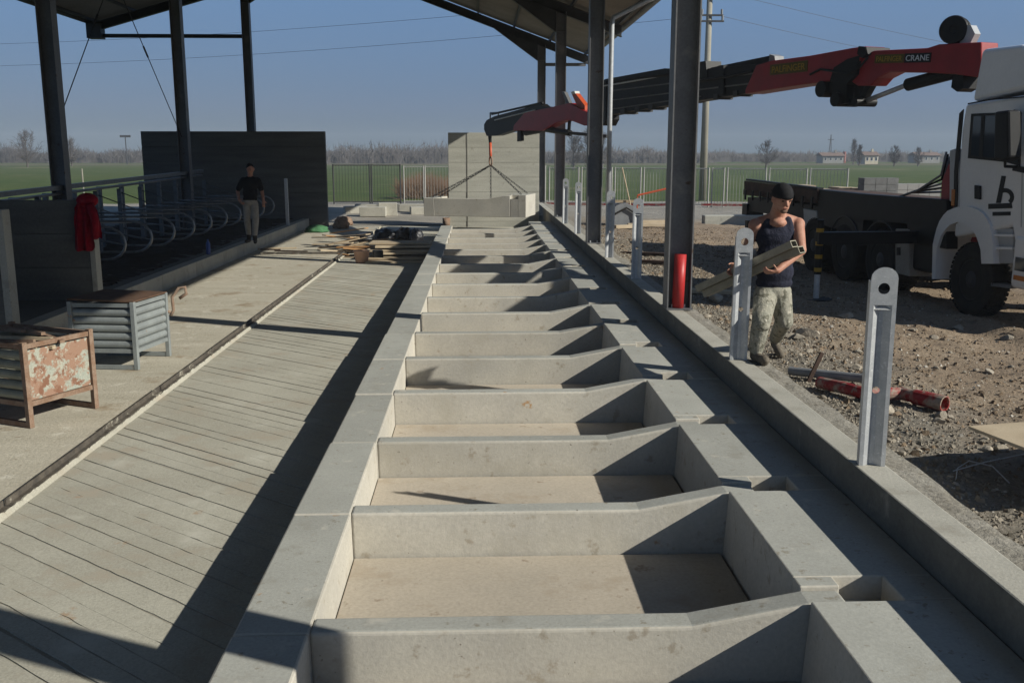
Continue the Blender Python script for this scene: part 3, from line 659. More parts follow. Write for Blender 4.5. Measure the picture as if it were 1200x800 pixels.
for i, (u, v, rx, s_) in enumerate(((428, 283, .38, 1), (452, 281, .42, 5), (474, 281, .40, 9), (488, 283, .24, 13))):
    q = PZ(u, v, Z_SLAB+.004); blob('black_bag', q, rx*.95, .4, .20+.03*i, s_, blackbag_m, ['flat black plastic heap at the left end of the dark bags', 'black crumpled bag behind the plywood boards', 'largest black crumpled bag with folds behind the boards', 'small black bag at the edge of the dark gap'][i], 'bag', 'black bags behind the boards')
for i, (u, v, rx) in enumerate(((400, 268, .35), (406, 264, .3), (396, 266, .2))):
    q = PZ(u, v, Z_SLAB+.004); blob('scrap_lump', q, rx*.8, .3, .30-.07*i, 3+7*i, rust_m, ['dark rusty scrap lump on the far slab', 'second rusty scrap lump leaning behind the first one', 'small rusty scrap lump left of the others'][i], 'scrap', 'rusty scrap lumps')
blob('green_net', PZ(371, 272, -.6), .42, .3, .16, 2, green_m, 'small crumpled green net on the floor by the kerb', 'net')
single('rusty_can', MB().lathe([(0, .14), (.34, .14), (.34, .12), (.1, .12)], PZ(523, 266, -.6), (0, 0, 1), 14), rust_m, 'rusty can standing at the far end of the trough row', 'can', smooth=True)
for i in range(6):
    u = 305+i*12; q = PZ(u, 291+i*1.3+random.uniform(-2, 2), -.604)
    single('stick', MB().obox(q+up_to(.025), random.uniform(.5, 1.1), .035, .035, rotz(random.uniform(-.6, .3))), deck_m if i % 2 else ply_m, 'thin dark stick lying loose on the side floor left of the planks', 'stick', 'loose sticks on the side floor')
# concrete blocks and low kerb before the fence
for i, (u, v, sx, sz) in enumerate(((444, 249, 1.1, .40), (462, 247, .8, .55), (494, 250, .9, .35), (430, 244, 1.0, .35))):
    q = PZ(u, v, -.5); single('concrete_block', MB().obox((q.x, 41.5+i*.5, -.52+sz/2), sx, .5, sz, rotz(.1*i)), kerb_m, ['pale concrete block standing in the shade before the gate', 'tallest pale concrete block in front of the gate', 'concrete block right of the others near the hanging element', 'pale concrete block behind the others at the gate'][i], 'concrete block', 'concrete blocks before the gate', bevel=.02)
single('low_kerb', MB().box(-5.5, -1.4, 43.6, 43.9, -.6, -.12), kerb_m, 'low beige kerb running below the dark gate', 'kerb', bevel=.02)
# ------------------------------------------------------------------ yard things near the track
gtop = lambda x, y: yard_z(x, y)
def fence_panel(p, q, h, m, label, g, gap=.14, posts=True, frame_r=.025, lowbar=.18, name='fence_panel'):
    p, q = Vector(p), Vector(q); d = (q-p); L = d.length; d.normalize()
    t = empty(name, (p+q)/2, label, 'fence', g)
    for e_ in (p, q): part('post', MB().cyl(e_, e_+up_to(h+.05), frame_r*1.5, n=8), m, t)
    for z in (lowbar, h): part('rail', MB().cyl(p+up_to(z), q+up_to(z), frame_r, n=6), m, t)
    mb = MB(); n = int(L/gap)
    for i in range(1, n): c = p+d*(L*i/n); mb.cyl(c+up_to(lowbar), c+up_to(h), .0105, n=4, caps=False)
    part('bars', mb, m, t, kind='stuff')
    for s_ in (p+d*.3, q-d*.3): part('foot', MB().obox(s_+up_to(.04), .08, .5, .06, rotz(math.atan2(d.y, d.x))), m, t)
    return t
barm = M('grey_fence_paint', (.40, .39, .36), (.33, .32, .30), 4, .6, .3, bump=0, fine=.05)
xg = [PY(u, 200, 49).x for u in (389, 434, 470)]
fl = ['dark barred gate panel beside the shaded wall', 'dark barred gate panel right of the first one']
for i in range(2): fence_panel((xg[i]+.05, 49, -.45), (xg[i+1]-.05, 49, -.45), 1.98, darksteel_m, fl[i], 'gate panels at the far end')
xg = [PY(u, 200, 49.5).x for u in (472, 497, 527, 560, 600, 640)]
fl = ['light barred fence panel before the brown brush heap', 'light barred fence panel just left of the sunlit wall', 'fence panel mostly hidden behind the left half of the sunlit wall', 'fence panel mostly hidden behind the crane tip wall', 'fence panel right behind the wall edge and last column']
for i in range(5): fence_panel((xg[i]+.04, 49.5, -.45), (xg[i+1]-.04, 49.5, -.45), 1.9, barm, fl[i], 'light fence panels')
us = [642, 680, 719, 753, 790, 833, 851, 900, 948, 996]
names = ['between the last two columns', 'left of the downpipe column', 'right of the downpipe column', 'ending at the column with the red pipe', 'right behind the column with the red pipe', 'short, left of the utility pole foot', 'above the tail of the truck', 'behind the head of the worker', 'behind the wooden pallets']
for i in range(9):
    ya = 48.5-5.0*(us[i]-642)/354; yb = 48.5-5.0*(us[i+1]-642)/354
    a = PY(us[i], 200, ya); b = PY(us[i+1], 200, yb)
    fence_panel((a.x+.08, ya, -.46), (b.x-.08, yb, -.46), 1.86, barm, 'light barred fence panel '+names[i], 'light fence panels')
# concrete edging with a red band below the right fence
for i, (u0, u1) in enumerate(((636, 716), (722, 790), (815, 905))):
    a = PY(u0, 240, 46.5); b = PY(u1, 240, 45.5-i)
    single('red_barrier_tape', MB().prism([(a.x, 46.5-i*.6, -.30), (b.x, 45.7-i*.6, -.30), (b.x, 45.7-i*.6, -.20), (a.x, 46.5-i*.6, -.20)], (0, .02, 0)), redpipe_m, ['red band low on the ground behind the last columns', 'red band low before the fence right of the downpipe', 'red band low before the fence near the utility pole'][i], 'barrier band', 'red bands below the fence')
a = PY(747, 229, 44); b = PY(782, 221, 44)
single('orange_barrier', MB().tube([a, b], .045, 6).tube([a, (a.x, 44, -.45)], .03, 5).tube([b, (b.x, 44, -.45)], .03, 5), orange_m, 'orange slanting barrier bar before the fence', 'barrier')
# round-topped grey tank with hose and a plank across
q = Vector((PY(729, 262, 30).x, 30, yard_z(4.6, 30)))
tk = empty('site_tank', q, 'small round-topped grey tank with black hose, beyond the galvanised posts', 'tank')
pr = [(-.42, 0), (.42, 0), (.42, .35)]+[(.42*math.cos(math.pi*i/10), .35+.32*math.sin(math.pi*i/10)) for i in range(1, 10)]+[(-.42, .35)]
part('body', MB().prism([(q.x+x, q.y-.4, q.z+z) for x, z in pr], (0, .8, 0)), greypipe_m, tk, .01)
part('hose', MB().tube([(q.x+.38, q.y-.45, q.z+.05), (q.x+.30, q.y-.45, q.z+.40), (q.x+.05, q.y-.45, q.z+.55), (q.x-.25, q.y-.45, q.z+.38), (q.x-.4, q.y-.45, q.z+.30)], .03, 6), rubber_m, tk, smooth=True)
single('loose_plank', MB().obox(q+Vector((0, 0, .72)), 1.0, .3, .07), wood_m, 'wooden plank lying across the grey tank', 'plank')
single('broom_stick', MB().tube([q+Vector((.35, -.3, .02)), q+Vector((-.05, -.1, 1.75))], .02, 6), ply_m, 'thin pale stick leaning on the grey tank', 'stick')
a = PZ(833, 269, -.28); b = PZ(915, 269, -.28)
single('concrete_beam', MB().box(a.x, a.x+3.3, 31.6, 32.0, yard_z(8.5, 31.8)-.02, yard_z(8.5, 31.8)+.34), wall_m, 'long pale concrete beam lying on the ground behind the worker', 'beam', bevel=.03)
for i, (u, v, L) in enumerate(((766, 268, 1.6), (770, 262, 1.2), (735, 272, .8))):
    q = PZ(u, v, -.15); single('timber_piece', MB().obox((q.x, q.y, yard_z(q.x, q.y)+.07), L, .18, .1, rotz(.15*i)), ply_m, ['long pale timber lying left of the red pipe column', 'pale timber lying behind the first one', 'short pale timber at the foot of the grey tank'][i], 'timber', 'timbers lying in the yard', bevel=.01)
# block pallets beyond the truck
def block_stack(x, y, z, nx, nz, m, label, s_=(.36, .5, .2), g=None, net=False):
    t = empty('block_pallet', (x, y, z), label, 'block stack', g)
    for i in range(nx):
        for k in range(nz): part('block', MB().obox((x+(i-(nx-1)/2)*s_[0], y, z+.14+(k+.5)*s_[2]), s_[0]-.012, s_[1], s_[2]-.01), m, t)
    part('pallet', MB().obox((x, y, z+.115), nx*s_[0], s_[1], .03).obox((x, y-.2, z+.05), nx*s_[0], .1, .1).obox((x, y+.2, z+.05), nx*s_[0], .1, .1), wood_m, t)
X_ = lambda u, y: PY(u, 215, y).x
block_stack(X_(1029, 30), 30, yard_z(12, 30), 3, 7, brickblk_m, 'dark grey stack of concrete blocks beyond the truck deck')
block_stack(X_(1073, 31), 31, yard_z(14, 31), 4, 6, plaster2_m, 'lighter netted stack of blocks next to the dark stack')
for i, (u, dz) in enumerate(((984, 0), (998, 0), (940, .05), (964, -.05))):
    z = yard_z(X_(u, 31), 31); t = empty('wooden_pallet', (X_(u, 31), 31, z), ['wooden pallet stack left of the dark block stack', 'wooden pallet stack touching the dark block stack', 'pale timber pallet stack just right of the worker head', 'pale timber pallet stack between the worker and the crates'][i], 'pallet', 'pallets beyond the truck')
    for k in range(7):
        part('deck_board', MB().obox((X_(u, 31)+random.uniform(-.03, .03), 31, z+.15+k*.18+dz), .40 if i < 2 else .62, 1.0, .04), ply_m, t)
        part('bearer', MB().obox((X_(u, 31)-.15, 31, z+.065+k*.18+dz), .09, 1.0, .125).obox((X_(u, 31)+.15, 31, z+.065+k*.18+dz), .09, 1.0, .125), wood_m, t)
# ------------------------------------------------------------------ utility pole and wires
px_ = PY(825, 180, 53).x
up = empty('utility_pole', (px_, 53, -.42), 'tall concrete utility pole with cross arms behind the fence', 'utility pole')
part('shaft', MB().cyl((px_, 53, -.45), (px_, 53, 11.6), .21, .14, 14), pole_m, up, smooth=True)
for z, L in ((10.1, 1.5), (9.25, 1.2), (8.95, 1.3)):
    ar = part('cross_arm', MB().obox((px_+.1, 53-.2, z), L, .09, .09), darksteel_m, up)
    for s_ in (-1, 1): part('insulator', MB().cyl((px_+.1+s_*(L/2-.08), 52.8, z+.02), (px_+.1+s_*(L/2-.08), 52.8, z+.30), .06, n=8), greypipe_m, ar)
def wire(a, b, sag, label):
    a, b = Vector(a), Vector(b); pts = [a.lerp(b, t/24)-up_to(sag*4*(t/24)*(1-t/24)) for t in range(25)]
    single('power_line', MB().tube(pts, .011, 4), darksteel_m, label, 'wire', 'power lines')
wire((px_-.55, 52.8, 10.4), (-75, 92, 12.0), 1.4, 'upper power line running left from the utility pole'); wire((px_-.45, 52.8, 9.2), (-75, 92, 10.2), 1.4, 'lower power line running left from the utility pole')
wire((px_+.75, 52.8, 10.4), (75, 92, 9.2), 1.2, 'upper power line running right above the crane boom'); wire((px_+.65, 52.8, 9.2), (75, 92, 7.6), 1.2, 'lower power line running right above the crane boom')
# ------------------------------------------------------------------ bare trees and far wood
def bare_tree(mb, base, h, spread, rnd, depth=5, r0=None, upright=.5, nb=3):
    """fine bare crown: limbs leave the trunk low and bend upward to points spread through an uneven crown volume, each ending in twigs"""
    base = Vector(base); rw = h*.44*spread; lobes = [(rnd.uniform(0, 6.28), rnd.uniform(.75, 1.15)) for _ in range(5)]
    for i in range(70):
        a = rnd.uniform(0, 6.283); t = rnd.random()**.6; zz = rnd.uniform(-1, 1)
        k = 1+.22*math.sin(3*a+lobes[0][0])+.12*math.sin(5*a+lobes[1][0]+zz*3)
        rad = rw*math.sqrt(max(0, 1-zz*zz))*t*k
        e = base+Vector((rad*math.cos(a), rad*math.sin(a), h*(.60+.38*zz*(.85+.3*rnd.random()))))
        hs = min(h*.8, max(h*.16, e.z-base.z-rad*(.8+upright)-h*.05)); s0 = base+Vector((0, 0, hs))
        m1 = s0.lerp(e, .5)+Vector((rnd.gauss(0, .03)*h, rnd.gauss(0, .03)*h, -.03*h)); r1 = max(.03, r0*.33*(1-hs/h))
        mb.tube([s0, m1, e], [r1, r1*.7, .022], 3)
        for j in range(7):
            c = m1.lerp(e, rnd.uniform(.1, 1)); d = ((e-base-Vector((0, 0, h*.45))).normalized()*.7+Vector((rnd.gauss(0, .6), rnd.gauss(0, .6), rnd.uniform(-.1, .8)))).normalized(); q = c+d*h*rnd.uniform(.06, .15)
            mb.tube([c, q], [.022, .010], 3)
            for l in range(2):
                c2 = c.lerp(q, rnd.uniform(.3, .9)); mb.tube([c2, c2+(d+Vector((rnd.gauss(0, .7), rnd.gauss(0, .7), rnd.gauss(.1, .5)))).normalized()*h*rnd.uniform(.03, .08)], [.014, .008], 3)
    mb.cyl(base, base+Vector((0, 0, h*.85)), r0, r0*.2, 7)
def tree(u, vbase, y, hpx, label, spread=.8, upright=.5, m=bark_m, seed=1, depth=6, nb=3):
    y_ = y; x = PY(u, 190, y_).x; rnd = random.Random(seed); h = hpx*y_/FPX
    t = empty('bare_tree', (x, y_, -.42), label, 'tree', 'bare trees across the field')
    mb = MB(); bare_tree(mb, (x, y_, -.45), h, spread, rnd, depth, max(.10, h*.02), upright, nb)
    # thicken so that twigs still read at this distance
    n6 = [i for i, f in enumerate(mb.f)]
    zs = [v[2] for v in mb.v]; top = max(zs); k = h/(top+.45); mb.v = [(x+(a-x)*k, y_+(b-y_)*k, -.45+(c+.45)*k) for a, b, c in mb.v]
    o = part('crown', mb, m, t); part('trunk', MB().cyl((x, y_, -.5), (x, y_, h*.3), max(.14, h*.024), max(.1, h*.018), 8), m, t)
tree(32, 195, 190, 44, 'bare tree standing alone at the far left field edge', 1.0, .4, bark_m, 3)
tree(84, 195, 200, 36, 'bare tree half hidden by the nearest left column', .6, .5, bark_m, 4)
tree(672, 195, 150, 46, 'bare tree between the last columns, left of the pair', .7, .5, bark2_m, 5)
tree(690, 195, 150, 50, 'bare tree directly behind the downpipe column', .7, .5, bark_m, 6)
tree(706, 195, 160, 48, 'pale bare tree just right of the downpipe column', .6, .6, bark2_m, 7)
tree(898, 197, 170, 36, 'round-crowned bare tree above the truck tail', 1.1, .35, bark_m, 8)
tree(1000, 199, 220, 32, 'pale upright poplar above the dark block stack', .35, .9, bark2_m, 9, 6, 3)
tree(1007, 199, 200, 26, 'dark narrow tree right of the pale poplar', .3, .9, bark_m, 10, 6, 3)
tree(1048, 199, 190, 26, 'small bare tree left of the grey farm house', .7, .5, bark_m, 11)
tree(1076, 199, 190, 24, 'small bare tree behind the grey farm house', .7, .5, bark2_m, 12)
def wood(name, spec, label, m, seed):
    rnd = random.Random(seed); mb = MB()
    for (u0, u1, y, h, n) in spec:
        for i in range(n):
            u = rnd.uniform(u0, u1); yy = y+rnd.uniform(0, 30); x = PY(u, 190, yy).x; hh = h*rnd.uniform(.55, 1.1)*(1+.6*noise.noise((u*.03, 3, seed)))
            for k in range(9):
                a = rnd.gauss(0, .22); b = rnd.gauss(0, .12); r = rnd.uniform(.05, .11); x0 = x+rnd.gauss(0, .9); L = hh*rnd.uniform(.6, 1)
                p = Vector((x0, yy, -.45)); q = Vector((x0+a*L*.6, yy+b*L, -.45+L)); mb.add([p+Vector((-r*1.3, 0, 0)), p+Vector((r*1.3, 0, 0)), p+Vector((0, r*2, 0)), q], [(0, 1, 3), (1, 2, 3), (2, 0, 3)])
                for j in range(2):
                    s_ = rnd.uniform(.3, .8); c = p.lerp(q, s_); e_ = c+Vector((rnd.gauss(0, .5), rnd.gauss(0, .3), rnd.uniform(.3, .9)))*1.6; mb.add([c+Vector((-r, 0, 0)), c+Vector((r, 0, 0)), c+Vector((0, r, 0)), e_], [(0, 1, 3), (1, 2, 3), (2, 0, 3)])
    o = link(name, mb.mesh(name, m, fix=False)); o['kind'] = 'stuff'; o['label'] = label; o['category'] = 'wood'
wood('far_wood', [(-120, 540, 265, 4.5, 800), (630, 830, 255, 4.2, 360), (820, 1330, 290, 3.6, 460)], 'hazy grey-brown line of bare woods along the horizon', bark2_m, 5)
wood('dark_wood', [(-120, 540, 285, 3.8, 500), (640, 1330, 300, 3.2, 500)], 'darker belt of scrub at the foot of the far woods', bark_m, 9)
wood('pale_thicket', [(240, 530, 245, 6.0, 260)], 'pale bare thicket rising above the shaded wall', bark2_m, 14)
# dry brush heap behind the light fence
rnd = random.Random(8); mb = MB()
for i in range(2600):
    p = Vector((PY(rnd.uniform(468, 540), 220, 56).x, 56+rnd.uniform(-1.5, 1.5), -.42)); p.z += rnd.uniform(0, 1.0)*max(.1, 1-abs((p.x+3)/4)); d = Vector((rnd.gauss(0, .5), rnd.gauss(0, .3), rnd.uniform(.2, .9))).normalized()*rnd.uniform(.5, 1.0); s_ = Vector((.016, 0, .008))
    mb.add([p-s_, p+s_, p+d], [(0, 1, 2)])
o = link('brush_heap', mb.mesh('brush_heap', brush_m, fix=False)); tag(o, 'reddish brown heap of dry brush behind the fence', 'brush heap')
# far houses
def house(u, y, w_, d_, h_, mw, label, wins):
    x = PY(u, 195, y).x; z = -.42; t = empty('farm_house', (x, y, z), label, 'house', 'far farm houses')
    part('wall', MB().box(x-w_/2, x+w_/2, y, y+d_, z, z+h_), mw, t)
    rf = part('roof', MB().prism([(x-w_/2-.4, y-.4, z+h_), (x-w_/2-.4, y+d_/2, z+h_+.9), (x-w_/2-.4, y+d_+.4, z+h_), (x-w_/2-.4, y+d_/2, z+h_+.1)], (w_+.8, 0, 0)), tile_m, t)
    part('chimney', MB().box(x+w_*.2, x+w_*.2+.5, y+d_*.4, y+d_*.4+.5, z+h_+.8, z+h_+1.5), mw, rf)
    for i in range(wins):
        xx = x-w_/2+w_*(i+.5)/wins; f_ = part('window', MB().box(xx-.3, xx+.3, y-.03, y+.01, z+h_*.35, z+h_*.8), whiteplastic_m, t); part('pane', MB().box(xx-.22, xx+.22, y-.05, y-.032, z+h_*.40, z+h_*.76), glassd_m, f_)
house(976, 255, 5.5, 5, 1.9, plaster2_m, 'long low grey farm house far behind the pallets', 4)
house(1021, 235, 3.2, 5, 2.1, plaster_m, 'small cream house behind the dark block stack', 3)
house(1088, 260, 6, 6, 2.0, plaster2_m, 'grey farm house far behind the crane base', 4)
mb = MB().tube([(PY(989, 190, 260).x, 260, -.4), (PY(989, 190, 260).x, 260, 2.6)], .45, 8)
single('red_mast', mb, redpipe_m, 'small red and white mast beside the pale poplar', 'mast')
mb = MB(); x = PY(972, 190, 320).x
for a in (-.5, .5): mb.tube([(x+a, 320, -.4), (x, 320, 8.2)], .14, 4)
mb.obox((x, 320, 6.6), 2.0, .2, .2); single('lattice_mast', mb, darksteel_m, 'thin grey mast on the horizon left of the poplar', 'mast')
x = PY(149, 190, 230).x; single('signal_mast', MB().tube([(x, 230, -.4), (x, 230, 6.2)], .12, 5).obox((x, 230, 6.0), 2.4, .3, .5), darksteel_m, 'small mast with a dark head on the left horizon', 'mast')
x = PY(96, 200, 60).x; single('field_stake', MB().tube([(x, 60, -.42), (x, 60, 1.2)], .05, 6), pole_m, 'thin stake in the green field beside the left column', 'stake')
# ================================================================== CRANE TRUCK (front towards the camera)
ZT = -.13                                            # ground under the truck
TF = Vector((.080, -.9968, 0)); TS_ = Vector((-.9968, -.080, 0)); TU = Vector((0, 0, 1))
TO = PZ(1133, 370, ZT)-TS_*1.20
TO.z = ZT
def TP(t, s, z): return TO+TF*t+TS_*s+TU*z
def TL(u, v, s=1.2):                                 # pixel -> (t, z) on the plane s
    d = ray(u, v); o = Vector((0, 0, CAMZ)); k = (s-(o-TO).dot(TS_))/d.dot(TS_); p = o+d*k-TO
    return p.dot(TF), p.z
def side_poly(pix, s0, s1):
    pts = [TL(u, v, max(s0, s1)) for u, v in pix]; return [TP(t, s0, z) for t, z in pts], TS_*(s1-s0)
TROT = Matrix((TF, TS_, TU)).transposed()
def tbox(mb, t0, t1, s0, s1, z0, z1, mi=0): return mb.obox(TP((t0+t1)/2, (s0+s1)/2, (z0+z1)/2), abs(t1-t0), abs(s1-s0), abs(z1-z0), TROT, mi)
truck = empty('crane_truck', TP(-3, 0, 0), 'white-cab lorry with long red and black loader crane reaching over the site', 'truck')
# cab
rb = TL(1118, 268); rt = TL(1130.5, 122); ft = 1.42
ol = [(rb[0], 1.05), (rb[0], rb[1]), (rt[0]-.03, rt[1]-.35), (rt[0]+.02, rt[1]), (.95, rt[1]+.06), (ft-.05, 2.05), (ft, 1.75), (ft, 1.0), (.95, .95), (.80, 1.30)]
cab = part('cab', MB().prism([TP(t, -1.2, z) for t, z in ol], TS_*2.4), cabwhite_m, truck, .05, seg=3)
dl = [TL(1134, 119.5), TL(1145.5, 57.5), (.55, TL(1145.5, 57.5)[1]-.03), (.98, TL(1145.5, 57.5)[1]-.32), (1.05, TL(1134, 119.5)[1]+.12)]
part('roof_deflector', MB().prism([TP(t, -1.08, z) for t, z in dl], TS_*2.22), cabwhite_m, cab, .06, seg=3)
def cabpart(name, pix, m, s0=1.2, th=.012, bevel=0):
    a, ex = side_poly(pix, s0+.002, s0+.002+th); return part(name, MB().prism(a, ex), m, cab, bevel)
cabpart('roof_seam', [(1134, 121), (1160, 116), (1200, 113), (1200, 114.5), (1160, 117.5), (1134, 122.5)], black_m)
cabpart('rear_trim', [(1124, 133), (1129, 128), (1122, 205), (1121, 262), (1117, 262), (1118, 200)], black_m)
cabpart('window_seal', [(1138, 133.5), (1196, 131), (1195, 195), (1178, 190), (1134, 185.5)], black_m, th=.010)
cabpart('side_window', [(1141, 136.5), (1193.5, 134), (1192.5, 191), (1178, 186.5), (1137.5, 182.5)], glassd_m, th=.016)
cabpart('window_pillar', [(1150, 136), (1154, 136), (1151, 184), (1147, 183.5)], black_m, th=.022)
cabpart('door_gap', [(1123, 189), (1124.2, 189), (1124.2, 243), (1123, 243)], cabgrey_m, th=.003)
cabpart('door_gap', [(1197.2, 196), (1198.4, 196), (1197.2, 266), (1196, 266)], cabgrey_m, th=.003)
cabpart('door_handle', [(1141.5, 217), (1148, 218), (1148, 234), (1141.5, 233)], black_m, th=.03, bevel=.006)
cabpart('vent_slot', [(1187, 194), (1200, 196), (1200, 203), (1186, 200)], black_m, th=.02)
# door emblem: leaning stem with a bowl over two bars
a = []
for i in range(11):
    th = math.radians(120-170*i/10); a.append((1177.5+10.5*math.cos(th), 231-10.5*math.sin(th)))
b = [(1177.5+(x-1177.5)*.58, 231+(y-231)*.52) for x, y in a][::-1]
mbk = MB()
for pix in ([(1173.5, 206), (1178.5, 206.5), (1172.5, 238), (1167, 238)], [(1158, 239), (1185, 238), (1186, 244), (1158, 245)], [(1163, 248.5), (1184, 248), (1184, 252.5), (1163, 253)]):
    q, ex = side_poly(pix, 1.202, 1.207); mbk.prism(q, ex)
for i in range(10):
    q, ex = side_poly([a[i], a[i+1], b[9-i], b[10-i]], 1.202, 1.207); mbk.prism(q, ex)
part('door_emblem', mbk, black_m, cab)
# fender, steps, bumper
fo = [(1092, 327), (1093, 285), (1099, 262), (1108, 248), (1121, 242.5), (1136, 242), (1150, 247.5), (1160, 262), (1163.5, 285), (1164, 309)]
fi = [(1150, 309), (1149, 292), (1143, 274), (1134, 264), (1122, 260), (1112, 264), (1103, 275), (1097.5, 292), (1096, 327)]
mbk = MB()
fA = [TL(*p, 1.24) for p in fo]; fB = [TL(*p, 1.24) for p in fi]
def interp(poly, n):
    P = [Vector(p) for p in poly]; d = [0]
    for i in range(1, len(P)): d.append(d[-1]+(P[i]-P[i-1]).length)
    out = []
    for k in range(n+1):
        x = d[-1]*k/n; i = max(j for j in range(len(P)) if d[j] <= x+1e-9); i = min(i, len(P)-2); out.append(P[i].lerp(P[i+1], (x-d[i])/(d[i+1]-d[i])))
    return out
A_, B_ = interp(fA, 22), interp(fB[::-1], 22)
for i in range(22): mbk.prism([TP(A_[i].x, .72, A_[i].y), TP(A_[i+1].x, .72, A_[i+1].y), TP(B_[i+1].x, .72, B_[i+1].y), TP(B_[i].x, .72, B_[i].y)], TS_*.52)
part('front_fender', mbk, cabwhite_m, truck)
st = part('step_box', MB().prism(*side_poly([(1164.5, 266), (1187, 268), (1187, 309), (1165, 309)], .8, 1.15)), cabgrey_m, truck, .02)
for y in (274, 289): part('step_tread', MB().prism(*side_poly([(1164, y), (1186, y+.5), (1186, y+3.5), (1164, y+3)], .9, 1.20)), cabwhite_m, st)
part('lower_step', MB().prism(*side_poly([(1160, 331), (1184, 334), (1184, 338), (1160, 335)], 1.0, 1.2)), steel_m, truck)
tb = TL(1187, 300)[0]
bm_ = part('bumper', tbox(MB(), tb, 1.62, -1.22, 1.22, .52, 1.22), cabwhite_m, truck, .07, seg=3)
part('headlight', tbox(MB(), tb+.10, tb+.50, 1.2, 1.232, .76, .93), glassd_m, bm_); part('side_marker', tbox(MB(), tb+.10, tb+.40, 1.2, 1.234, .64, .70), yellowplastic_m, bm_)
part('grille', tbox(MB(), 1.40, 1.46, -1.0, 1.0, 1.25, 1.9), black_m, truck); part('windscreen', MB().prism([TP(1.42, -1.05, 2.12), TP(1.0, -1.05, 3.0), TP(1.03, -1.05, 3.02), TP(1.45, -1.05, 2.12)], TS_*2.1), glassd_m, truck)
mir = part('mirror', MB().prism(*side_poly([(1165, 131), (1181, 129), (1182, 185), (1175, 189), (1164, 187)], 1.34, 1.52)), black_m, truck, .03)
part('mirror_arm', MB().tube([TP(*(lambda q: (q[0], 1.42, q[1]))(TL(1180, 133, 1.42))), TP(*(lambda q: (q[0]+.06, 1.16, q[1]))(TL(1184, 130, 1.2)))], .02, 6).tube([TP(*(lambda q: (q[0], 1.42, q[1]))(TL(1178, 188, 1.42))), TP(*(lambda q: (q[0], 1.35, q[1]))(TL(1182, 195, 1.3))), TP(*(lambda q: (q[0]+.05, 1.16, q[1]))(TL(1190, 196, 1.2)))], .02, 6), black_m, mir)
# wheels
def wheel(t, s_out, r, wdt, name='wheel'):
    sgn = 1 if s_out > 0 else -1; ax = TS_*sgn; c = TP(t, s_out-sgn*wdt, r)
    prof = [(0, r*.55), (.0, r*.80), (.02, r*.95), (.05, r*.995), (wdt-.05, r*.995), (wdt-.02, r*.95), (wdt, r*.80), (wdt-.01, r*.60), (wdt-.03, r*.57)]
    o = part(name, MB().lathe(prof, c, ax, 36), rubber_m, truck)
    mb = MB(); n = 44
    for i in range(n):                       # tread lugs
        th = 2*math.pi*i/n
        for k in range(4):
            cc = c+ax*(wdt*(.16+.227*k))+TF*(r*1.0*math.cos(th+.035*(k % 2)))+TU*(r*1.0*math.sin(th+.035*(k % 2)))
            rd = (TF*math.cos(th)+TU*math.sin(th)); mb.obox(cc, .016, wdt*.19, r*.10, Matrix((rd, ax, rd.cross(ax))).transposed())
    part('tread', mb, rubber_m, o, kind='stuff')
    pr = [(wdt-.16, r*.10), (wdt-.16, r*.45), (wdt-.045, r*.54), (wdt-.035, r*.575), (wdt-.028, r*.54), (wdt-.12, r*.44), (wdt-.13, r*.30), (wdt-.03, r*.24), (wdt-.01, r*.12)]
    part('rim', MB().lathe(pr, c, ax, 28), darksteel_m, o); mb = MB()
    for i in range(10): th = 2*math.pi*i/10; mb.cyl(c+ax*(wdt-.13)+(TF*math.cos(th)+TU*math.sin(th))*r*.36, c+ax*(wdt-.09)+(TF*math.cos(th)+TU*math.sin(th))*r*.36, .016, n=6)
    part('wheel_nuts', mb, steel_m, o)
t1_ = TL(1031, 298)[0]; t2_ = TL(991, 295)[0]
if abs(t2_-t1_) < 1.25: t2_ = t1_-1.32
for t in (0, t1_, t2_, t2_-1.32):
    for s_ in (1.22, -1.22): wheel(t, s_, .51, .30 if t == 0 else .52)
    part('axle', MB().cyl(TP(t, -1, .51), TP(t, 1, .51), .09, n=10), darksteel_m, truck)
# chassis, deck
tail = TL(871, 215)[0]
ch = MB(); [tbox(ch, tail+.4, 1.1, s_-.05, s_+.05, .78, 1.05) for s_ in (-.42, .42)]
part('chassis', ch, black_m, truck)
tk0, tk1 = TL(958, 235)[0], TL(1109, 250)[0]
part('side_box', MB().prism(*side_poly([(958, 222), (1008, 227), (1060, 231), (1109, 234), (1109, 292), (1068, 285), (1062, 262), (1012, 258), (1010, 278), (958, 262)], 1.02, 1.2)), black_m, truck, .01)
part('deck', tbox(MB(), tail, tk1, -1.22, 1.19, 1.30, 1.42), deck_m, truck)
part('tail_board', MB().prism(*side_poly([(872, 212), (958, 223), (957, 235), (872, 222)], 1.16, 1.24)), deck_m, truck, .008)
part('tail_edge', MB().prism(*side_poly([(874, 209.5), (958, 220), (958, 222.5), (874, 211.5)], 1.1, 1.22)), black_m, truck)
for i in range(9): tt = tail+.3+(tk0-tail)*i/9; part('stake_pocket', tbox(MB(), tt, tt+.07, 1.245, 1.275, 1.2, 1.42), black_m, truck)
part('underrun_bar', tbox(MB(), tail+.1, tail+.25, -1.15, 1.15, .55, .72), black_m, truck); part('tail_light', tbox(MB(), tail, tail+.3, .8, 1.2, .85, 1.1), black_m, truck)
part('sub_frame', tbox(MB(), tail+.2, tk0, .7, 1.15, .95, 1.25), black_m, truck)
part('storage_box', MB().prism(*side_poly([(941, 244), (957, 247), (957, 273), (942, 270)], .7, 1.18)), cabgrey_m, truck, .02)
tx = part('tool_box', MB().prism(*side_poly([(1049, 268), (1065, 269), (1065, 324), (1049, 320)], .85, 1.22)), M('beige_paint', (.42, .37, .31), (.36, .32, .27), 5, .6, bump=.02), truck, .015)
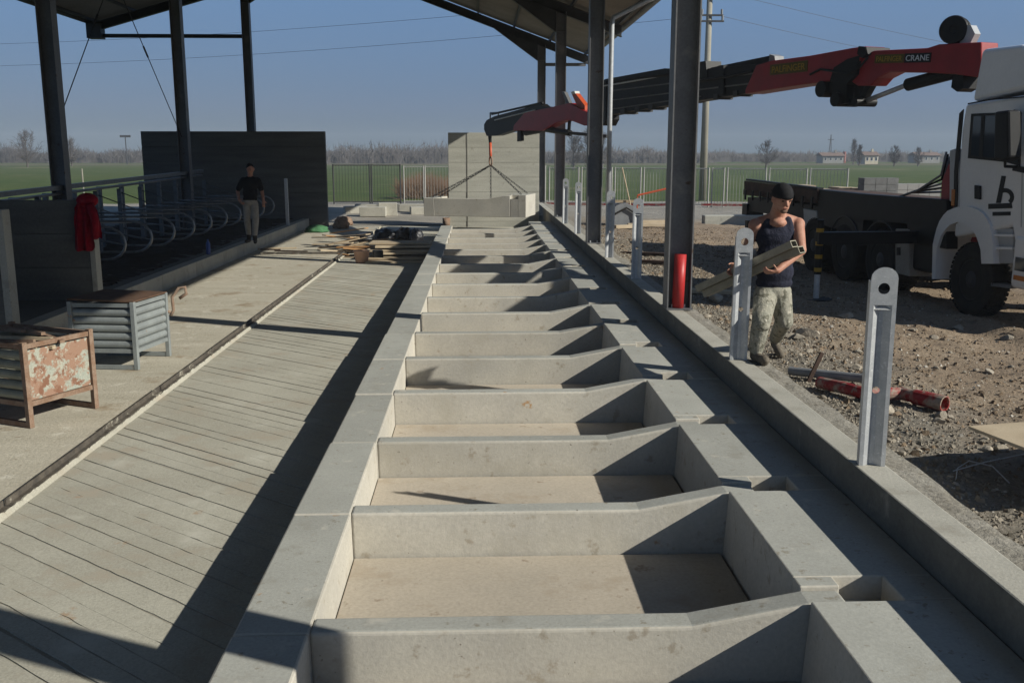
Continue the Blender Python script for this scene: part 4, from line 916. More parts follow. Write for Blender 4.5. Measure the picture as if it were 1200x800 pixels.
part('latch', MB().prism(*side_poly([(1050.5, 290), (1054, 290), (1054, 299), (1050.5, 299)], 1.222, 1.24)), black_m, tx)
for tq in (t1_, t2_):
    mb = MB(); P = [(tq+.62*math.cos(math.radians(a)), .51+.62*math.sin(math.radians(a))) for a in range(15, 170, 12)]
    for i in range(len(P)-1): mb.prism([TP(P[i][0], .68, P[i][1]), TP(P[i+1][0], .68, P[i+1][1]), TP(P[i+1][0]*1, .68, P[i+1][1]+.02), TP(P[i][0], .68, P[i][1]+.02)], TS_*.54)
    part('mudguard', mb, darksteel_m, truck)
part('fuel_tank', tbox(MB(), TL(1096, 300)[0]-.75, TL(1096, 300)[0]-.06, .6, 1.15, .45, 1.05), black_m, truck, .06, seg=3)
# crane foot, column, outrigger
tc = rb[0]-.55
part('crane_base', tbox(MB(), tc-.4, tc+.35, -.75, .75, .95, 1.55), cranered_m, truck, .03)
part('crane_column', tbox(MB(), tc-.22, tc+.22, -.3, .3, 1.55, 3.35), cranered_m, truck, .04)
part('red_bracket', MB().prism(*side_poly([(1101, 262), (1104, 212), (1112, 192), (1117, 192), (1117, 258)], .85, 1.1)), cranered_m, truck)
part('intake_stack', MB().prism(*side_poly([(1112.5, 176), (1119.5, 174), (1119, 236), (1112, 236)], 1.0, 1.2)), cabgrey_m, truck, .02)
part('orange_marker', MB().prism(*side_poly([(1115, 222), (1119, 222), (1118, 241), (1114.5, 241)], 1.202, 1.22)), yellowplastic_m, truck)
for i in range(5):
    y = 200+i*7; q = [TL(1113-i*2, 178+i*3, 1.0), TL(1103-i*3, 205+i*5, 1.05), TL(1088-i*6, 222+i, .9), TL(1070-i*3, 233, .7)]
    part('hydraulic_hose', MB().tube([TP(t, 1.05-.05*i, z) for t, z in q], .018, 5), black_m if i % 2 else greypipe_m, truck, smooth=True)
og = PZ(956, 353, ZT); q = og-TO; ot, os_ = q.dot(TF), q.dot(TS_)
outr = part('outrigger_beam', MB().prism([TP(ot-.09, .3, .88), TP(ot+.09, .3, .88), TP(ot+.09, .3, 1.06), TP(ot-.09, .3, 1.06)], TS_*(os_-.25)), black_m, truck)
lg = part('outrigger_leg', MB().cyl(TP(ot, os_, .42), TP(ot, os_, 1.25), .055, n=14), black_m, truck, smooth=False)
for k in range(4): part('yellow_stripe', MB().cyl(TP(ot, os_, .46+.2*k), TP(ot, os_,   .52+.2*k), .058, n=14), yellow_m, lg)
part('jack_rod', MB().cyl(TP(ot, os_, .04), TP(ot, os_, .42), .045, n=12), galv_m, lg); part('foot_pad', MB().cyl(TP(ot, os_, -.02), TP(ot, os_, .05), .24, n=18), black_m, lg)
# ------------------------------------------------------------------ boom in its own upright plane from column to hook
BA = Vector((TP(tc, 0, 0).x, TP(tc, 0, 0).y, 0)); BB = Vector((PY(574, 150, 34.4).x, 34.4, 0)); BD = (BB-BA).normalized(); BN = Vector((BD.y, -BD.x, 0))
if BN.dot(-BA) < 0: BN = -BN
def BP(u, v, off=0):
    d = ray(u, v); o = Vector((0, 0, CAMZ)); k = (BA-o).dot(BN)/d.dot(BN); return o+d*k+BN*off
def slabp(pix, w0, w1=None):
    w1 = w0 if w1 is None else w1; a = [BP(u, v, -w1/2) for u, v in pix]; return MB().prism(a, BN*((w0+w1)/2))
boom = part('inner_boom', slabp([(1160, 50), (1142, 51), (1110, 52.5), (1096, 57), (1034, 60), (1016, 66), (1003, 80), (1005, 95), (1014, 101), (1030, 101), (1038, 92), (1052, 85), (1090, 85.5), (1128, 87.5), (1160, 92)], .36), cranered_m, truck, .02)
outer = part('outer_boom', slabp([(1026, 55), (1027, 62), (1016, 76), (1000, 90), (985, 95), (966, 98), (940, 101.5), (884, 110.5), (884, 106), (897, 77), (914, 72), (960, 66), (1010, 57)], .46), cranered_m, truck, .02)
part('boom_end_cap', slabp([(1020, 55), (1029, 56), (1031, 64), (1024, 69), (1018, 64)], .52), black_m, outer)
part('joint_plate', slabp([(1020, 66), (1016, 88), (1004, 100), (985, 96), (990, 80), (1006, 70)], .50), black_m, outer)
def pin(u, v, rpx, w_, m, par, name='pivot'):
    c = BP(u, v); r_ = rpx*c.y/FPX; part(name, MB().cyl(c-BN*w_/2, c+BN*w_/2, r_, n=20), m, par)
pin(974, 105, 9, .5, black_m, outer); pin(991, 117, 8, .5, black_m, outer); pin(1013, 120, 5, .45, black_m, outer); pin(1025, 62, 6, .54, black_m, boom)
part('knuckle', slabp([(966, 98), (1002, 96), (1000, 121), (988, 124), (983, 110), (970, 108)], .34), black_m, outer)
part('link', slabp([(990, 116), (1012, 116), (1014, 124), (990, 124)], .16), black_m, boom); part('link', slabp([(1005, 98), (1010, 98), (1010, 118), (1004, 118)], .14), black_m, boom); part('link', slabp([(1018, 100), (1024, 100), (1014, 118), (1009, 116)], .14), black_m, boom)
part('cylinder_rod', MB().tube([BP(1012, 119.5), BP(1066, 98.5)], .042, 10), galv_m, boom, smooth=True)
part('cylinder_barrel', MB().tube([BP(1064, 99.5), BP(1130, 82)], .105, 14), black_m, boom, smooth=False)
part('column_link', slabp([(1126, 80), (1138, 80), (1137, 104), (1130, 108), (1123, 103)], .3), black_m, boom)
# winch / hose reel on top
c = BP(1122, 36, .05); ax = (Vector((0, 0, CAMZ))-c); ax.z = 0; ax = (ax.normalized()*.8+BN*.3).normalized()
rl = part('hose_reel', MB().lathe([(0, .05), (0, .20), (.03, .215), (.06, .20), (.07, .16), (.22, .16), (.23, .20), (.26, .215), (.29, .20), (.29, .07), (.27, .05)], c-ax*.15, ax, 28), black_m, truck)
part('reel_bracket', slabp([(1130, 30), (1141, 30), (1146, 40), (1140, 52), (1128, 52)], .12), cabgrey_m, rl)
# telescopes
tele = part('telescope', slabp([(709, 97), (716, 93), (786, 80.5), (813, 83), (902, 75), (895, 108), (828, 118), (740, 131.5), (718, 135.5), (709, 137)], .34), black_m, truck, .01)
for i, (yo_, w_) in enumerate(((0, .40), (0, .44))):
    u0 = 812+i*40; v0 = 83-i*4; part('telescope_collar', slabp([(u0, v0-1.5), (u0+6, v0-2.3), (u0+6, v0+37-i*5), (u0, v0+38-i*5)], w_), black_m, tele)
part('extension_ram', slabp([(835, 80), (909, 65), (912, 71), (835, 85)], .16), black_m, tele); part('ram_end', slabp([(907, 64), (913, 66), (914, 74), (906, 74)], .22), greypipe_m, tele)
part('ram_clamp', slabp([(822, 74), (836, 72), (838, 92), (820, 95)], .40), black_m, tele)
part('side_pipe', MB().tube([BP(716, 101, .2), BP(740, 97, .2), BP(786, 89, .2)], .022, 6), galv_m, tele, smooth=True)
part('end_block', slabp([(708, 96), (718, 95), (718, 140), (714, 147.5), (707, 146)], .4), black_m, tele); part('lower_lug', slabp([(731, 130), (738, 129), (736, 133), (732, 133)], .2), black_m, tele)
for i, (ua, va, ub, vb) in enumerate(((720, 107, 895, 86), (720, 118, 890, 98), (724, 128, 830, 113))):
    part('guide_strip', MB().tube([BP(ua, va, .175), BP(ub, vb, .175)], .018, 5), steel_m, tele)
for i, u in enumerate((735, 752, 768, 845, 868)):
    v = 131.5-(u-740)*.157; part('bracket', slabp([(u, v-4), (u+5, v-5), (u+5, v+1.5), (u, v+2)], .40), darksteel_m, tele)
part('hose_bundle', MB().tube([BP(716, 99, .19), BP(760, 92, .2), BP(812, 86, .22), BP(830, 96, .24), BP(866, 90, .24), BP(893, 84, .25)], .03, 6), rubber_m, tele, smooth=True)
part('hose_bundle', MB().tube([BP(962, 88, .25), BP(975, 82, .27), BP(990, 84, .28), BP(1008, 88, .28), BP(1022, 80, .28), BP(1030, 68, .24)], .022, 6), rubber_m, outer, smooth=True)
jib = part('jib', slabp([(606, 153), (607, 147), (620, 132), (651, 126), (672, 121), (690, 130), (712, 139), (712, 147), (690, 147.5), (672, 140.5), (656, 144.5), (640, 153.5)], .30), cranered_m, truck, .01)
part('jib_telescope', slabp([(571, 146), (574, 141), (583, 136.5), (637, 122), (641, 125), (651, 125.5), (619, 133), (607, 148), (607, 152.5), (586, 159), (574, 159.5), (571, 152)], .24), black_m, jib)
part('jib_rail', MB().tube([BP(578, 134, .05), BP(638, 120.5, .05)], .035, 6), black_m, jib); part('jib_pipe', MB().tube([BP(584, 141, .14), BP(632, 129, .14)], .02, 6), galv_m, jib)
part('hose_guide', MB().tube([BP(574.5, 144), BP(574.5, 132.5), BP(584, 132), BP(584, 138)], .025, 6), black_m, jib)
part('jib_cylinder', MB().tube([BP(616, 156), BP(640, 151.5), BP(668, 156)], .09, 8), black_m, jib); part('jib_rod', MB().tube([BP(668, 156), BP(712, 160)], .045, 8), darksteel_m, jib); part('jib_post', MB().tube([BP(667.5, 141), BP(666.5, 156)], .05, 6), black_m, jib)
part('lever_plate', slabp([(660, 107.5), (663, 108), (669, 121), (665, 122)], .10), steel_m, jib); part('lever_plate', slabp([(672, 109), (676, 108.5), (688, 124), (688, 131), (680, 127)], .14), orange_m, jib); part('white_tip', slabp([(672, 108), (676, 107), (677, 110), (673, 111)], .15), whiteplastic_m, jib)
part('end_stub', slabp([(608, 152), (612, 152), (612, 165), (608, 166)], .12), black_m, jib)
# crane lettering
def boom_sign(u, v, w_px, h_px, txt, bgm, txm, parent, slope, off):
    c = BP(u, v, off); k = (BP(u+w_px/2, v)-BP(u-w_px/2, v)).length; hh = h_px*c.y/FPX
    right = (BP(u+10, v-slope*10)-BP(u-10, v+slope*10)).normalized(); nrm = BN; upv = nrm.cross(right); rot = Matrix((right, upv, nrm)).transposed()
    o = part('sign_plate', MB().obox(c, k, hh, .006, rot), bgm, parent)
    me = text_mesh(txt, 1.0, txm); xs = [q.co.x for q in me.vertices]; ys = [q.co.y for q in me.vertices]; sw = max(xs)-min(xs); sh = max(ys)-min(ys); cx = (max(xs)+min(xs))/2; cy = (max(ys)+min(ys))/2
    for q in me.vertices:
        q.co = c+rot @ Vector(((q.co.x-cx)/sw*k*.88, (q.co.y-cy)/sh*hh*.62, .006+(q.co.z)))
    link('lettering', me, parent)
boom_sign(935.5, 80.5, 44, 12, 'PALFINGER', M('sign_olive', (.13, .10, .012), (.10, .075, .01), 8, .5, bump=0), MATS['yellow_paint'], outer, .115, .235)
boom_sign(1052, 69.5, 34, 9.5, 'PALFINGER', MATS['sign_olive'], yellow_m, boom, .03, .185)
boom_sign(1085.5, 68.5, 31, 10.5, 'CRANE', black_m, whitetext_m, boom, .03, .185)
# hook, chains
hk = BP(574, 160); rh = random.Random(2)
hook = empty('crane_hook', hk, 'rusty red crane hook and ring holding the chains', 'hook')
part('swivel', MB().cyl(BP(574, 158), BP(574.5, 168), .07, .05, 10), black_m, hook)
part('shank', MB().tube([BP(574.5, 167), BP(574.8, 180), BP(575, 186)], .05, 8), orange_m, hook, smooth=True)
hc = BP(575, 189); part('ring', MB().tube([hc+BD*(.12*math.cos(a*.5236))+up_to(.16*math.sin(a*.5236)) for a in range(12)], .03, 6, closed=True), rust_m, hook, smooth=True)
def chain(a, b, r, label):
    a, b = Vector(a), Vector(b); L = (b-a).length; n = max(3, int(L/.12)); d = (b-a).normalized(); s1 = d.orthogonal().normalized(); s2 = d.cross(s1); mb = MB()
    for i in range(n):
        c = a.lerp(b, (i+.5)/n); sd_ = s1 if i % 2 else s2
        mb.tube([c+d*(.078*math.cos(k*.785))+sd_*(.028*math.sin(k*.785)) for k in range(8)], r, 4, closed=True)
    return single('lifting_chain', mb, darksteel_m, label, 'chain', 'lifting chains')
hm = Matrix.Translation(hung.location) @ Matrix.Rotation(hung.rotation_euler.z, 4, 'Z')
pt = lambda x, y, z=0: hm @ Vector((x, y, Z_STRIP+z))
low = hc-up_to(.14)
chain(low, pt(-1.05, .25, -.12), .011, 'lifting chain running to the near left corner of the hanging element'); chain(low, pt(2.2, .35, .02), .011, 'lifting chain running to the near right corner of the hanging element')
chain(low, pt(-1.05, 1.35, -.12), .011, 'lifting chain running to the far left corner of the hanging element'); chain(low, pt(2.2, 1.35, .02), .011, 'lifting chain running to the far right corner of the hanging element')
chain(low, low-up_to(1.55), .011, 'loose chain end hanging straight down below the hook')
# ================================================================== PEOPLE
def human(name, prims, mats, voxel, label, sm=4, loc=None):
    """prims: ('c', p0, p1, r0, r1, mat) tapered limbs and ('e', centre, (rx, ry, rz), rot, mat) ellipsoids, fused into one skin"""
    mb = MB()
    for p in prims:
        if p[0] == 'c':
            n = 14 if p[3] > .02 else 8
            mb.cyl(p[1], p[2], p[3], p[4], n); mb.ell(p[1], p[3], p[3], p[3], n=n); mb.ell(p[2], p[4], p[4], p[4], n=n)
        else: mb.ell(p[1], *p[2], rot=p[3], n=18)
    o = link('tmp', mb.mesh('tmp', mats[0]))
    m = o.modifiers.new('r', 'REMESH'); m.mode = 'VOXEL'; m.voxel_size = voxel; m.use_smooth_shade = True
    s_ = o.modifiers.new('s', 'SMOOTH'); s_.iterations = sm; s_.factor = .5
    bpy.context.view_layer.update(); me = evaluated(o); bpy.data.objects.remove(o); me.name = name
    nf = len(me.polygons); cen = np.zeros(nf*3); me.polygons.foreach_get('center', cen); cen = cen.reshape(-1, 3)
    best = np.full(nf, 1e9); idx = np.zeros(nf, dtype=np.int32)
    for p in prims:
        if p[0] == 'c':
            a = np.array(p[1]); b = np.array(p[2]); ab = b-a; t = np.clip(((cen-a) @ ab)/max(1e-9, ab @ ab), 0, 1)
            d = np.linalg.norm(cen-(a+t[:, None]*ab), axis=1)-(p[3]+(p[4]-p[3])*t); mi = p[5]
        else:
            q = cen-np.array(p[1])
            if p[3] is not None: q = q @ np.array(p[3])
            k = np.linalg.norm(q/np.array(p[2]), axis=1); d = (k-1)*min(p[2]); mi = p[4]
        w_ = d < best; best[w_] = d[w_]; idx[w_] = mi
    me.materials.clear()
    for m_ in mats: me.materials.append(m_)
    me.polygons.foreach_set('material_index', idx); me.polygons.foreach_set('use_smooth', [True]*nf)
    V = np.zeros(len(me.vertices)*3); me.vertices.foreach_get('co', V); V = V.reshape(-1, 3); c = Vector((*((V.min(0)+V.max(0))/2)[:2], V[:, 2].min()))
    for v in me.vertices: v.co -= c
    ob = link('person', me); ob.location = c; tag(ob, label, 'person'); return ob
def hand(prims, wrist, d, palm_n, curl, mi, s_=1.0, thumb_side=1):
    """palm plus four fingers and a thumb, curling about the palm normal"""
    d = Vector(d).normalized(); n = Vector(palm_n); n = (n-d*n.dot(d)).normalized(); sd_ = d.cross(n)*thumb_side
    pc = Vector(wrist)+d*.045*s_; rot = Matrix((d, sd_, n)).transposed()
    prims.append(('e', pc, (.052*s_, .040*s_, .018*s_), rot, mi))
    for i, (off, L) in enumerate(((.030, .070), (.010, .080), (-.011, .075), (-.030, .058))):
        p = Vector(wrist)+d*.085*s_+sd_*off*s_; dd = d.copy(); L *= s_
        for k, f in enumerate((.42, .33, .25)):
            ang = curl*(.75 if k == 0 else 1.05); dd = (dd*math.cos(ang)+n*math.sin(ang)).normalized() if k else (d*math.cos(curl*.6)+n*math.sin(curl*.6)).normalized()
            q = p+dd*L*f; prims.append(('c', p, q, .0098*s_, .0088*s_, mi)); p = q; n = (n-dd*n.dot(dd)).normalized()
        n = Vector(palm_n); n = (n-d*n.dot(d)).normalized()
    p = Vector(wrist)+d*.028*s_+sd_*.034*s_; t = (d*.6+sd_*.8+n*.35).normalized(); q = p+t*.036*s_; prims.append(('c', p, q, .0125*s_, .0105*s_, mi)); prims.append(('c', q, q+(t+n*.6-sd_*.3).normalized()*.032*s_, .0105*s_, .0088*s_, mi))
J = lambda u, v, y: PY(u, v, y*1.04)
SK, TOP, TR, BT = 0, 1, 2, 3
P = []
yb = 9.10
neck = J(910, 254, 9.12); hd = J(916.5, 232, 8.99)
hrot = Matrix.Rotation(R(10), 3, 'Z') @ Matrix.Rotation(R(14), 3, 'X')
P += [('e', hd, (.088, .108, .128), hrot, SK), ('e', hd+hrot @ Vector((0, -.034, -.072)), (.066, .066, .064), hrot, SK), ('c', neck, hd+Vector((0, .04, -.05)), .074, .068, SK)]
P += [('c', hd+hrot @ Vector((0, -.102, -.002)), hd+hrot @ Vector((0, -.126, -.040)), .012, .019, SK)]
for s_ in (-1, 1): P += [('e', hd+hrot @ Vector((s_*.089, .012, -.012)), (.013, .022, .036), hrot, SK), ('e', hd+hrot @ Vector((s_*.036, -.092, .014)), (.030, .015, .011), hrot, SK)]
sL, sR = J(885, 264, 9.14), J(935, 263, 9.12)
P += [('e', J(910, 277, 9.13), (.212, .130, .185), None, TOP), ('e', J(909, 300, 9.12), (.195, .130, .20), None, TOP), ('e', J(908, 318, 9.11), (.190, .135, .17), None, TOP), ('e', J(907, 331, 9.12), (.188, .130, .085), None, TOP)]
P += [('c', J(900, 260, 9.12), J(898, 272, 9.08), .050, .06, TOP), ('c', J(922, 259, 9.10), J(924, 272, 9.08), .050, .06, TOP), ('c', neck, J(890, 261, 9.16), .062, .056, SK), ('c', neck, J(931, 260, 9.14), .062, .056, SK), ('e', J(911, 261, 9.08), (.085, .09, .05), None, SK)]
eL, wL = J(876, 289, 9.18), J(865, 309, 9.10)
P += [('e', sL, (.068, .070, .070), None, SK), ('c', sL, eL, .062, .047, SK), ('c', eL, wL, .050, .031, SK)]
eR, wR = J(939, 293, 8.95), J(911, 317, 8.70)
P += [('e', sR, (.070, .070, .070), None, SK), ('c', sR, eR, .064, .048, SK), ('c', eR, wR, .051, .032, SK)]
hand(P, wL, (J(855, 319, 9.12)-wL), Vector((.5, -.6, .6)), .55, SK, 1.0, 1)
hand(P, wR, (J(896, 320, 8.66)-wR), Vector((0, .55, .8)), .60, SK, 1.0, -1)
P += [('e', J(906, 341, 9.12), (.185, .135, .11), None, TR)]
hl, kl_, al = J(897, 346, 9.10), J(892, 377, 8.80), J(886, 408, 8.86)
P += [('c', hl, kl_, .120, .092, TR), ('c', kl_, al, .092, .074, TR), ('e', kl_+Vector((0, -.01, -.03)), (.085, .085, .07), None, TR), ('e', al+Vector((0, 0, .02)), (.075, .08, .055), None, TR)]
hr_, kr, ar_ = J(914, 346, 9.12), J(919, 376, 9.08), J(909, 396, 9.55)
P += [('c', hr_, kr, .118, .090, TR), ('c', kr, ar_, .090, .068, TR), ('e', ar_, (.068, .075, .05), None, TR)]
zg = yard_z(2.83, 9.35)-.005
zf = Z_KERB-.012
f0 = Vector((al.x, al.y+.03, zf+.05)); f1 = Vector((al.x+.03, al.y-.20, zf+.045))
P += [('c', f0, f1, .050, .046, BT), ('c', f0+Vector((0, 0, .05)), f0+Vector((0, 0, -.005)), .052, .046, BT), ('e', f1+Vector((.0, .02, .012)), (.052, .075, .045), None, BT)]
f2 = Vector((ar_.x, ar_.y+.02, zg+.14)); f3 = Vector((ar_.x+.02, ar_.y-.15, zg+.045))
P += [('c', f2, f3, .046, .042, BT), ('c', ar_, f2, .055, .046, BT)]
worker = human('worker_body', P, [skin_m, navy_m, camo_m, boot_m], .0075, 'worker in navy tank top and camouflage trousers carrying steel profiles')
W = worker
capm = MB()
for k in range(9):
    ph0, ph1 = k*R(11.5), (k+1)*R(11.5)
prof = [(-.014, .116)]+[(.116*math.sin(a), .116*math.cos(a)) for a in [R(5+i*10) for i in range(9)]]
capm.lathe(prof, (0, 0, 0), (0, 0, 1), 24); capm.v = [tuple(hd+hrot @ Vector((x*.86, y*1.06+.004, z*1.02+.030))) for x, y, z in capm.v]
part('cap', capm, blackcloth_m, W, smooth=True)
vis = MB(); vis.add([hd+hrot @ Vector((x, y, z)) for x, y, z in [(-.05, .09, .04), (.05, .09, .04), (.045, .155, .028), (-.045, .155, .028), (-.05, .09, .052), (.05, .09, .052), (.045, .155, .038), (-.045, .155, .038)]], [(0, 1, 2, 3), (7, 6, 5, 4), (0, 4, 5, 1), (1, 5, 6, 2), (2, 6, 7, 3), (3, 7, 4, 0)])
part('cap_visor', vis, blackcloth_m, W)
for s_ in (-1, 1): part('eye', MB().ell(hd+hrot @ Vector((s_*.036, -.096, -.004)), .014, .011, .008, n=10), hair_m, W)
part('mouth', MB().ell(hd+hrot @ Vector((0, -.098, -.078)), .026, .010, .006, n=10), M('lips', (.28, .10, .08), None, 9, .5, bump=0), W); part('beard', MB().ell(hd+hrot @ Vector((0, -.075, -.108)), .038, .028, .026, hrot, n=14), M('stubble', (.20, .125, .09), (.16, .1, .075), 60, .8, bump=.2), W, smooth=True)
# the two hollow profiles he carries
pA, pB = J(932, 289, 8.68), J(820, 341, 9.42)
dd = (pB-pA).normalized(); fr = frame(dd)
def hollow(c0, L, w_, h_, th, label):
    mb = MB(); mid = c0+dd*L/2
    for o_, sy, sz in ((fr @ Vector((0, 0, h_/2-th/2)), w_, th), (fr @ Vector((0, 0, -h_/2+th/2)), w_, th)): mb.obox(mid+o_, L, sy, sz, fr)
    for o_ in (fr @ Vector((0, w_/2-th/2, 0)), fr @ Vector((0, -w_/2+th/2, 0))): mb.obox(mid+o_, L-.001, th, h_-2*th-.001, fr)
    mb.obox(c0+dd*L*.5, .01, w_-2*th, h_-2*th, fr)
    return single('steel_profile', mb, M('khaki_primer_'+label[:5], (.36, .33, .26), (.28, .26, .20), 7, .6, .2, bump=.05, fine=.1), label, 'steel profile', 'hollow profiles carried by the worker')
Lp = (pB-pA).length
hollow(pA+fr @ Vector((0, 0, .030)), Lp, .105, .068, .008, 'upper hollow steel profile carried by the worker, open end to the right')
hollow(pA+fr @ Vector((-.02, -.055, -.042)), Lp, .105, .068, .008, 'lower hollow steel profile carried by the worker, set slightly forward')
# second person on the kerb among the cubicles
P = []; Y2 = 26.4
def K(u, v, dy=0): return PY(295+(u-295)*.92, 279-(279-v)*.92, Y2+dy)
h2 = K(293, 191, -.05)
P += [('e', h2, (.095, .11, .14), None, SK), ('c', K(293, 196), K(293, 204), .07, .07, SK), ('c', h2+Vector((.03, -.10, 0)), h2+Vector((.035, -.125, -.03)), .015, .02, SK), ('e', h2+Vector((-.01, .02, .05)), (.104, .118, .105), None, 4), ('e', h2+Vector((.10, .01, -.01)), (.015, .025, .035), None, SK)]
P += [('e', K(293, 210), (.235, .14, .21), None, TOP), ('c', K(284, 205), K(302, 205), .075, .075, TOP), ('e', K(293, 222), (.20, .14, .24), None, TOP), ('e', K(293, 229), (.195, .135, .10), None, TOP)]
for (s_, e_, w_, h_) in (((283, 206, 0), (277, 219, .12), (279, 231, -.12), (282, 234, -.18)), ((303, 206, 0), (308, 219, .1), (310, 231, -.05), (310, 237, -.08))):
    S_, E_, W_, H_ = K(*s_), K(*e_), K(*w_), K(*h_); mid = S_.lerp(E_, .75)
    P += [('c', S_, mid, .080, .078, TOP), ('c', S_.lerp(E_, .7), E_, .058, .052, SK), ('c', E_, W_, .052, .036, SK)]; hand(P, W_, H_-W_, Vector((0, .7, .3)), .35, SK, 1.2, 1)
P += [('e', K(293, 233), (.195, .14, .12), None, TR)]
for (a, b, c, tx) in (((289, 236, 0), (289, 256, -.08), (291, 273, .05), -.02), ((298, 236, 0), (300, 256, -.12), (299, 274, -.15), .05)):
    A, B, C = K(*a), K(*b), K(*c); P += [('c', A, B, .115, .09, TR), ('c', B, C, .09, .072, TR)]
    z0 = Z_CUB+.07; P += [('c', Vector((C.x, C.y+.03, z0)), Vector((C.x+tx, C.y-.22, z0-.01)), .055, .05, BT), ('c', C, Vector((C.x, C.y, z0)), .065, .055, BT)]
p2 = human('visitor_body', P, [skin_m, blackcloth_m, beigecloth_m, M('dark_shoe', (.03, .026, .022), None, 9, .7), hair_m], .014, 'person in black shirt and light trousers standing among the cubicles', 3)
# ================================================================== YARD DETAILS
def rock(c, r, seed, label, g=None, flat=.65, m=rock_m):
    bm = bmesh.new(); bmesh.ops.create_icosphere(bm, subdivisions=2, radius=1); rr = random.Random(seed); pl = [(Vector((rr.gauss(0, 1), rr.gauss(0, 1), rr.gauss(0, 1))).normalized(), rr.uniform(.45, .8)) for _ in range(9)]
    for v in bm.verts:
        p = v.co.copy()
        for n_, d_ in pl:
            e_ = p.dot(n_)-d_
            if e_ > 0: p -= n_*e_
        p *= 1+.10*noise.noise((p.x*2+seed, p.y*2, p.z*2)); v.co = Vector((p.x*r*rr.uniform(.98, 1.02)*1.15, p.y*r, p.z*r*flat))
    me = bpy.data.meshes.new('rubble_stone'); bm.to_mesh(me); bm.free(); me.materials.append(m)
    o = link('rubble_stone', me); o.location = (c[0], c[1], c[2]+r*flat*.35); o.rotation_euler = (0, 0, rr.uniform(0, 6)); return tag(o, label, 'stone', g)
def G(u, v):
    p = PZ(u, v, .0)
    for _ in range(4): p = PZ(u, v, yard_z(p.x, p.y))
    return p
for i, (u, v, r_, lb) in enumerate(((946, 394, .13, 'pale wedge-shaped stone right of the worker boots'), (924, 396, .08, 'dark stone left of the pale wedge stone'), (935, 397, .08, 'flat pale stone touching the wedge-shaped one'), (915, 415, .07, 'reddish stone close to the worker boot'),
        (1003, 433, .07, 'brown stone behind the nearest galvanised post'), (948, 412, .05, 'small grey stone between the boots and the red pipe'), (838, 352, .14, 'pale angular stone left of the worker'), (826, 372, .09, 'grey stone at the kerb left of the worker'), (990, 372, .10, 'stone in front of the outrigger pad'), (1122, 386, .09, 'dark clod near the edge of the truck shadow'),
        (1070, 388, .06, 'small stone in the middle of the dirt'), (1180, 400, .10, 'stone at the right edge on the wheel track'), (880, 375, .09, 'stone behind the worker legs'))): rock(G(u, v), r_, i*3+1, lb, 'larger rubble stones')
rr = random.Random(31)
for i in range(70):
    u, v = rr.uniform(905, 1190), rr.uniform(365, 600); p = G(u, v)
    if p.x < 3.0: continue
    rock(p, rr.choice((.025, .03, .035, .045, .06)), 100+i, 'small loose stone lying in the dirt right of the kerb', 'small loose stones in the yard')
# crushed gravel and clods: nobody could count them
def scatter(name, n, fx, m, label, seed, s0, s1):
    rr = random.Random(seed); mb = MB()
    for i in range(n):
        x, y = fx(rr)
        if 2.5 < x < 2.86: continue
        z = yard_z(x, y); r_ = rr.uniform(s0, s1)*(1 if rr.random() < .9 else 1.9); a = rr.uniform(0, 6.28); ca, sa = math.cos(a)*r_, math.sin(a)*r_; k = rr.uniform(.5, .9); h_ = r_*rr.uniform(.5, .95)
        vs = [(x+ca, y+sa, z), (x-sa*k, y+ca*k, z-.003), (x-ca*.9, y-sa*.9, z), (x+sa*k*.8, y-ca*k*.8, z-.002), (x+ca*.4-sa*.3, y+sa*.4+ca*.3, z+h_), (x-ca*.4, y-sa*.4, z+h_*.8)]
        mb.add(vs, [(0, 1, 4), (1, 2, 5), (1, 5, 4), (2, 3, 5), (3, 0, 4), (3, 4, 5)])
    o = link(name, mb.mesh(name, m, fix=False)); o['kind'] = 'stuff'; o['label'] = label; o['category'] = 'gravel'
scatter('gravel', 16000, lambda r: (2.87+abs(r.gauss(0, .75)), r.uniform(3.8, 24)), rock_m, 'crushed grey gravel spilled along the outside of the kerb', 1, .006, .019)
clod_m = M('dirt_clod', (.25, .185, .125), (.19, .14, .095), 5, .95, bump=.5, bscale=60, fine=.15)
scatter('dirt_clods', 13000, lambda r: (3.1+abs(r.gauss(0, 3.2)), r.uniform(4, 30)), clod_m, 'brown dirt clods scattered over the yard', 2, .008, .028)
scatter('pale_chips', 2500, lambda r: (3.0+abs(r.gauss(0, 2.6)), r.uniform(4, 26)), M('pale_chip', (.55, .51, .44), (.45, .41, .35), 5, .9), 'pale stone chips scattered over the yard', 3, .006, .018)
# ridge of dug soil near the kerb between the columns
for i, (u, v, L) in enumerate(((760, 300, 1.5), (775, 310, 1.2), (828, 345, .9))):
    p = G(u, v); single('timber_offcut', MB().obox(p+up_to(.05), L, .14, .06, rotz(R(-50+25*i)) @ Matrix.Rotation(.05*(i-1), 3, 'Y')), deck_m if i < 2 else ply_m, ['dark timber lying on the dirt beyond the red pipe column', 'second dark timber lying beside the first in the dirt', 'short pale timber leaning at the left of the worker'][i], 'timber', 'offcuts on the dirt', bevel=.006)
def pipe(name, pts, r, m, label, n=14):
    return single(name, MB().tube(pts, r, n), m, label, 'pipe', 'plastic pipes by the kerb', smooth=False)
a, b, c = G(960, 456), G(1015, 470), G(1055, 470); d = G(1096, 480)
ez = up_to(.07)
o = pipe('red_pipe', [a+ez*.9, a.lerp(b, .5)+ez, b+ez*.9, c+ez, d+ez], .055, redpipe_m, 'dusty red plastic pipe lying behind the nearest galvanised post')
pc = d; part('pipe_socket', MB().lathe([(0, .056), (.02, .068), (.30, .068), (.30, .058), (.1, .05)], c.lerp(d, .35)+ez, (d-c), 16), redpipe_m, o, label='dusty grey-red pipe socket')
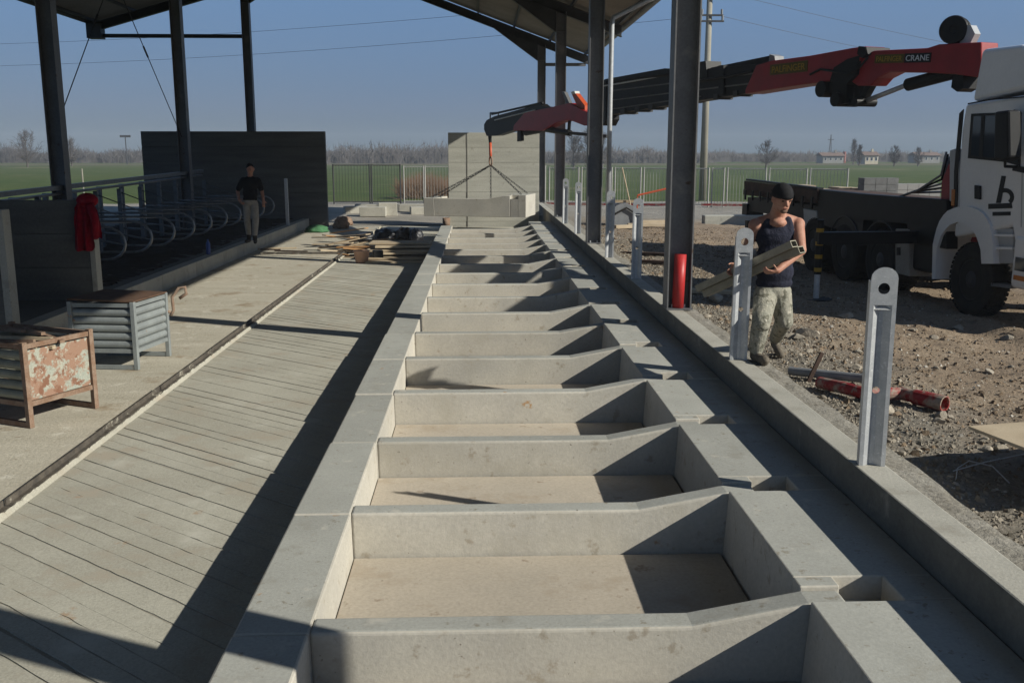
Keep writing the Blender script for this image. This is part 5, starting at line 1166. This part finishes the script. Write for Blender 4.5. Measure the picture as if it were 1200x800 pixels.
a, b = G(925, 441), G(1012, 452); pipe('grey_pipe', [a+ez*.8, b+ez], .042, greypipe_m, 'grey plastic pipe lying behind the dusty red one')
s0 = G(949, 447); single('wooden_stake', MB().obox(s0+Vector((.04, 0, .13)), .035, .03, .32, Matrix.Rotation(R(22), 3, 'Y')), deck_m, 'short leaning wooden stake beside the red pipe', 'stake')
# raised plywood sheet at the right edge
c0 = PZ(1135, 499, .30); e1 = (PZ(1200, 494, .30)-c0).normalized(); e2 = (PZ(1200, 524, .30)-c0).normalized()
mid = c0+e1*.75+e2*.5; rot = Matrix((e1, (e2-e1*e2.dot(e1)).normalized(), Vector((0, 0, 1)))).transposed()
single('plywood_sheet', MB().prism([c0, c0+e1*1.5, c0+e1*1.5+e2*1.0, c0+e2*1.0], (0, 0, -.02)), ply_m, 'plywood sheet raised above the dirt at the right edge', 'board')
for i, f_ in enumerate((.5, 1.2)):
    p = c0+e1*(f_+.2)+e2*.6; single('support_block', MB().obox((p.x, p.y, (yard_z(p.x, p.y)+.28)/2-.01), .2, .25, .28-yard_z(p.x, p.y)+.01), rock_m, ['rough block under the near end of the plywood sheet', 'rough block under the far end of the plywood sheet'][i], 'block')
a = G(1120, 563); single('tie_wire', MB().tube([a+up_to(.0), a+Vector((.03, .05, .07)), a+Vector((.12, .08, .11)), a+Vector((.25, .02, .09)), a+Vector((.33, -.06, .0))], .004, 5).tube([a+Vector((.05, .14, .02)), a+Vector((.3, .2, .06)), a+Vector((.6, .25, .10))], .004, 5), galv_m, 'thin pale tie wire looping out of the gravel', 'wire')
# ================================================================== HAZE
hz = bpy.data.materials.new('haze_air'); hz.use_nodes = True; n = hz.node_tree.nodes; n.clear()
pv = n.new('ShaderNodeVolumePrincipled'); pv.inputs['Color'].default_value = (.80, .86, .95, 1); pv.inputs['Density'].default_value = .0006
ou = n.new('ShaderNodeOutputMaterial'); hz.node_tree.links.new(pv.outputs[0], ou.inputs['Volume'])
ho = link('haze', MB().box(-600, 600, -40, 600, -2.4, 13.5).mesh('haze', hz)); ho['kind'] = 'stuff'; ho['label'] = 'thin spring haze over the fields and the site'
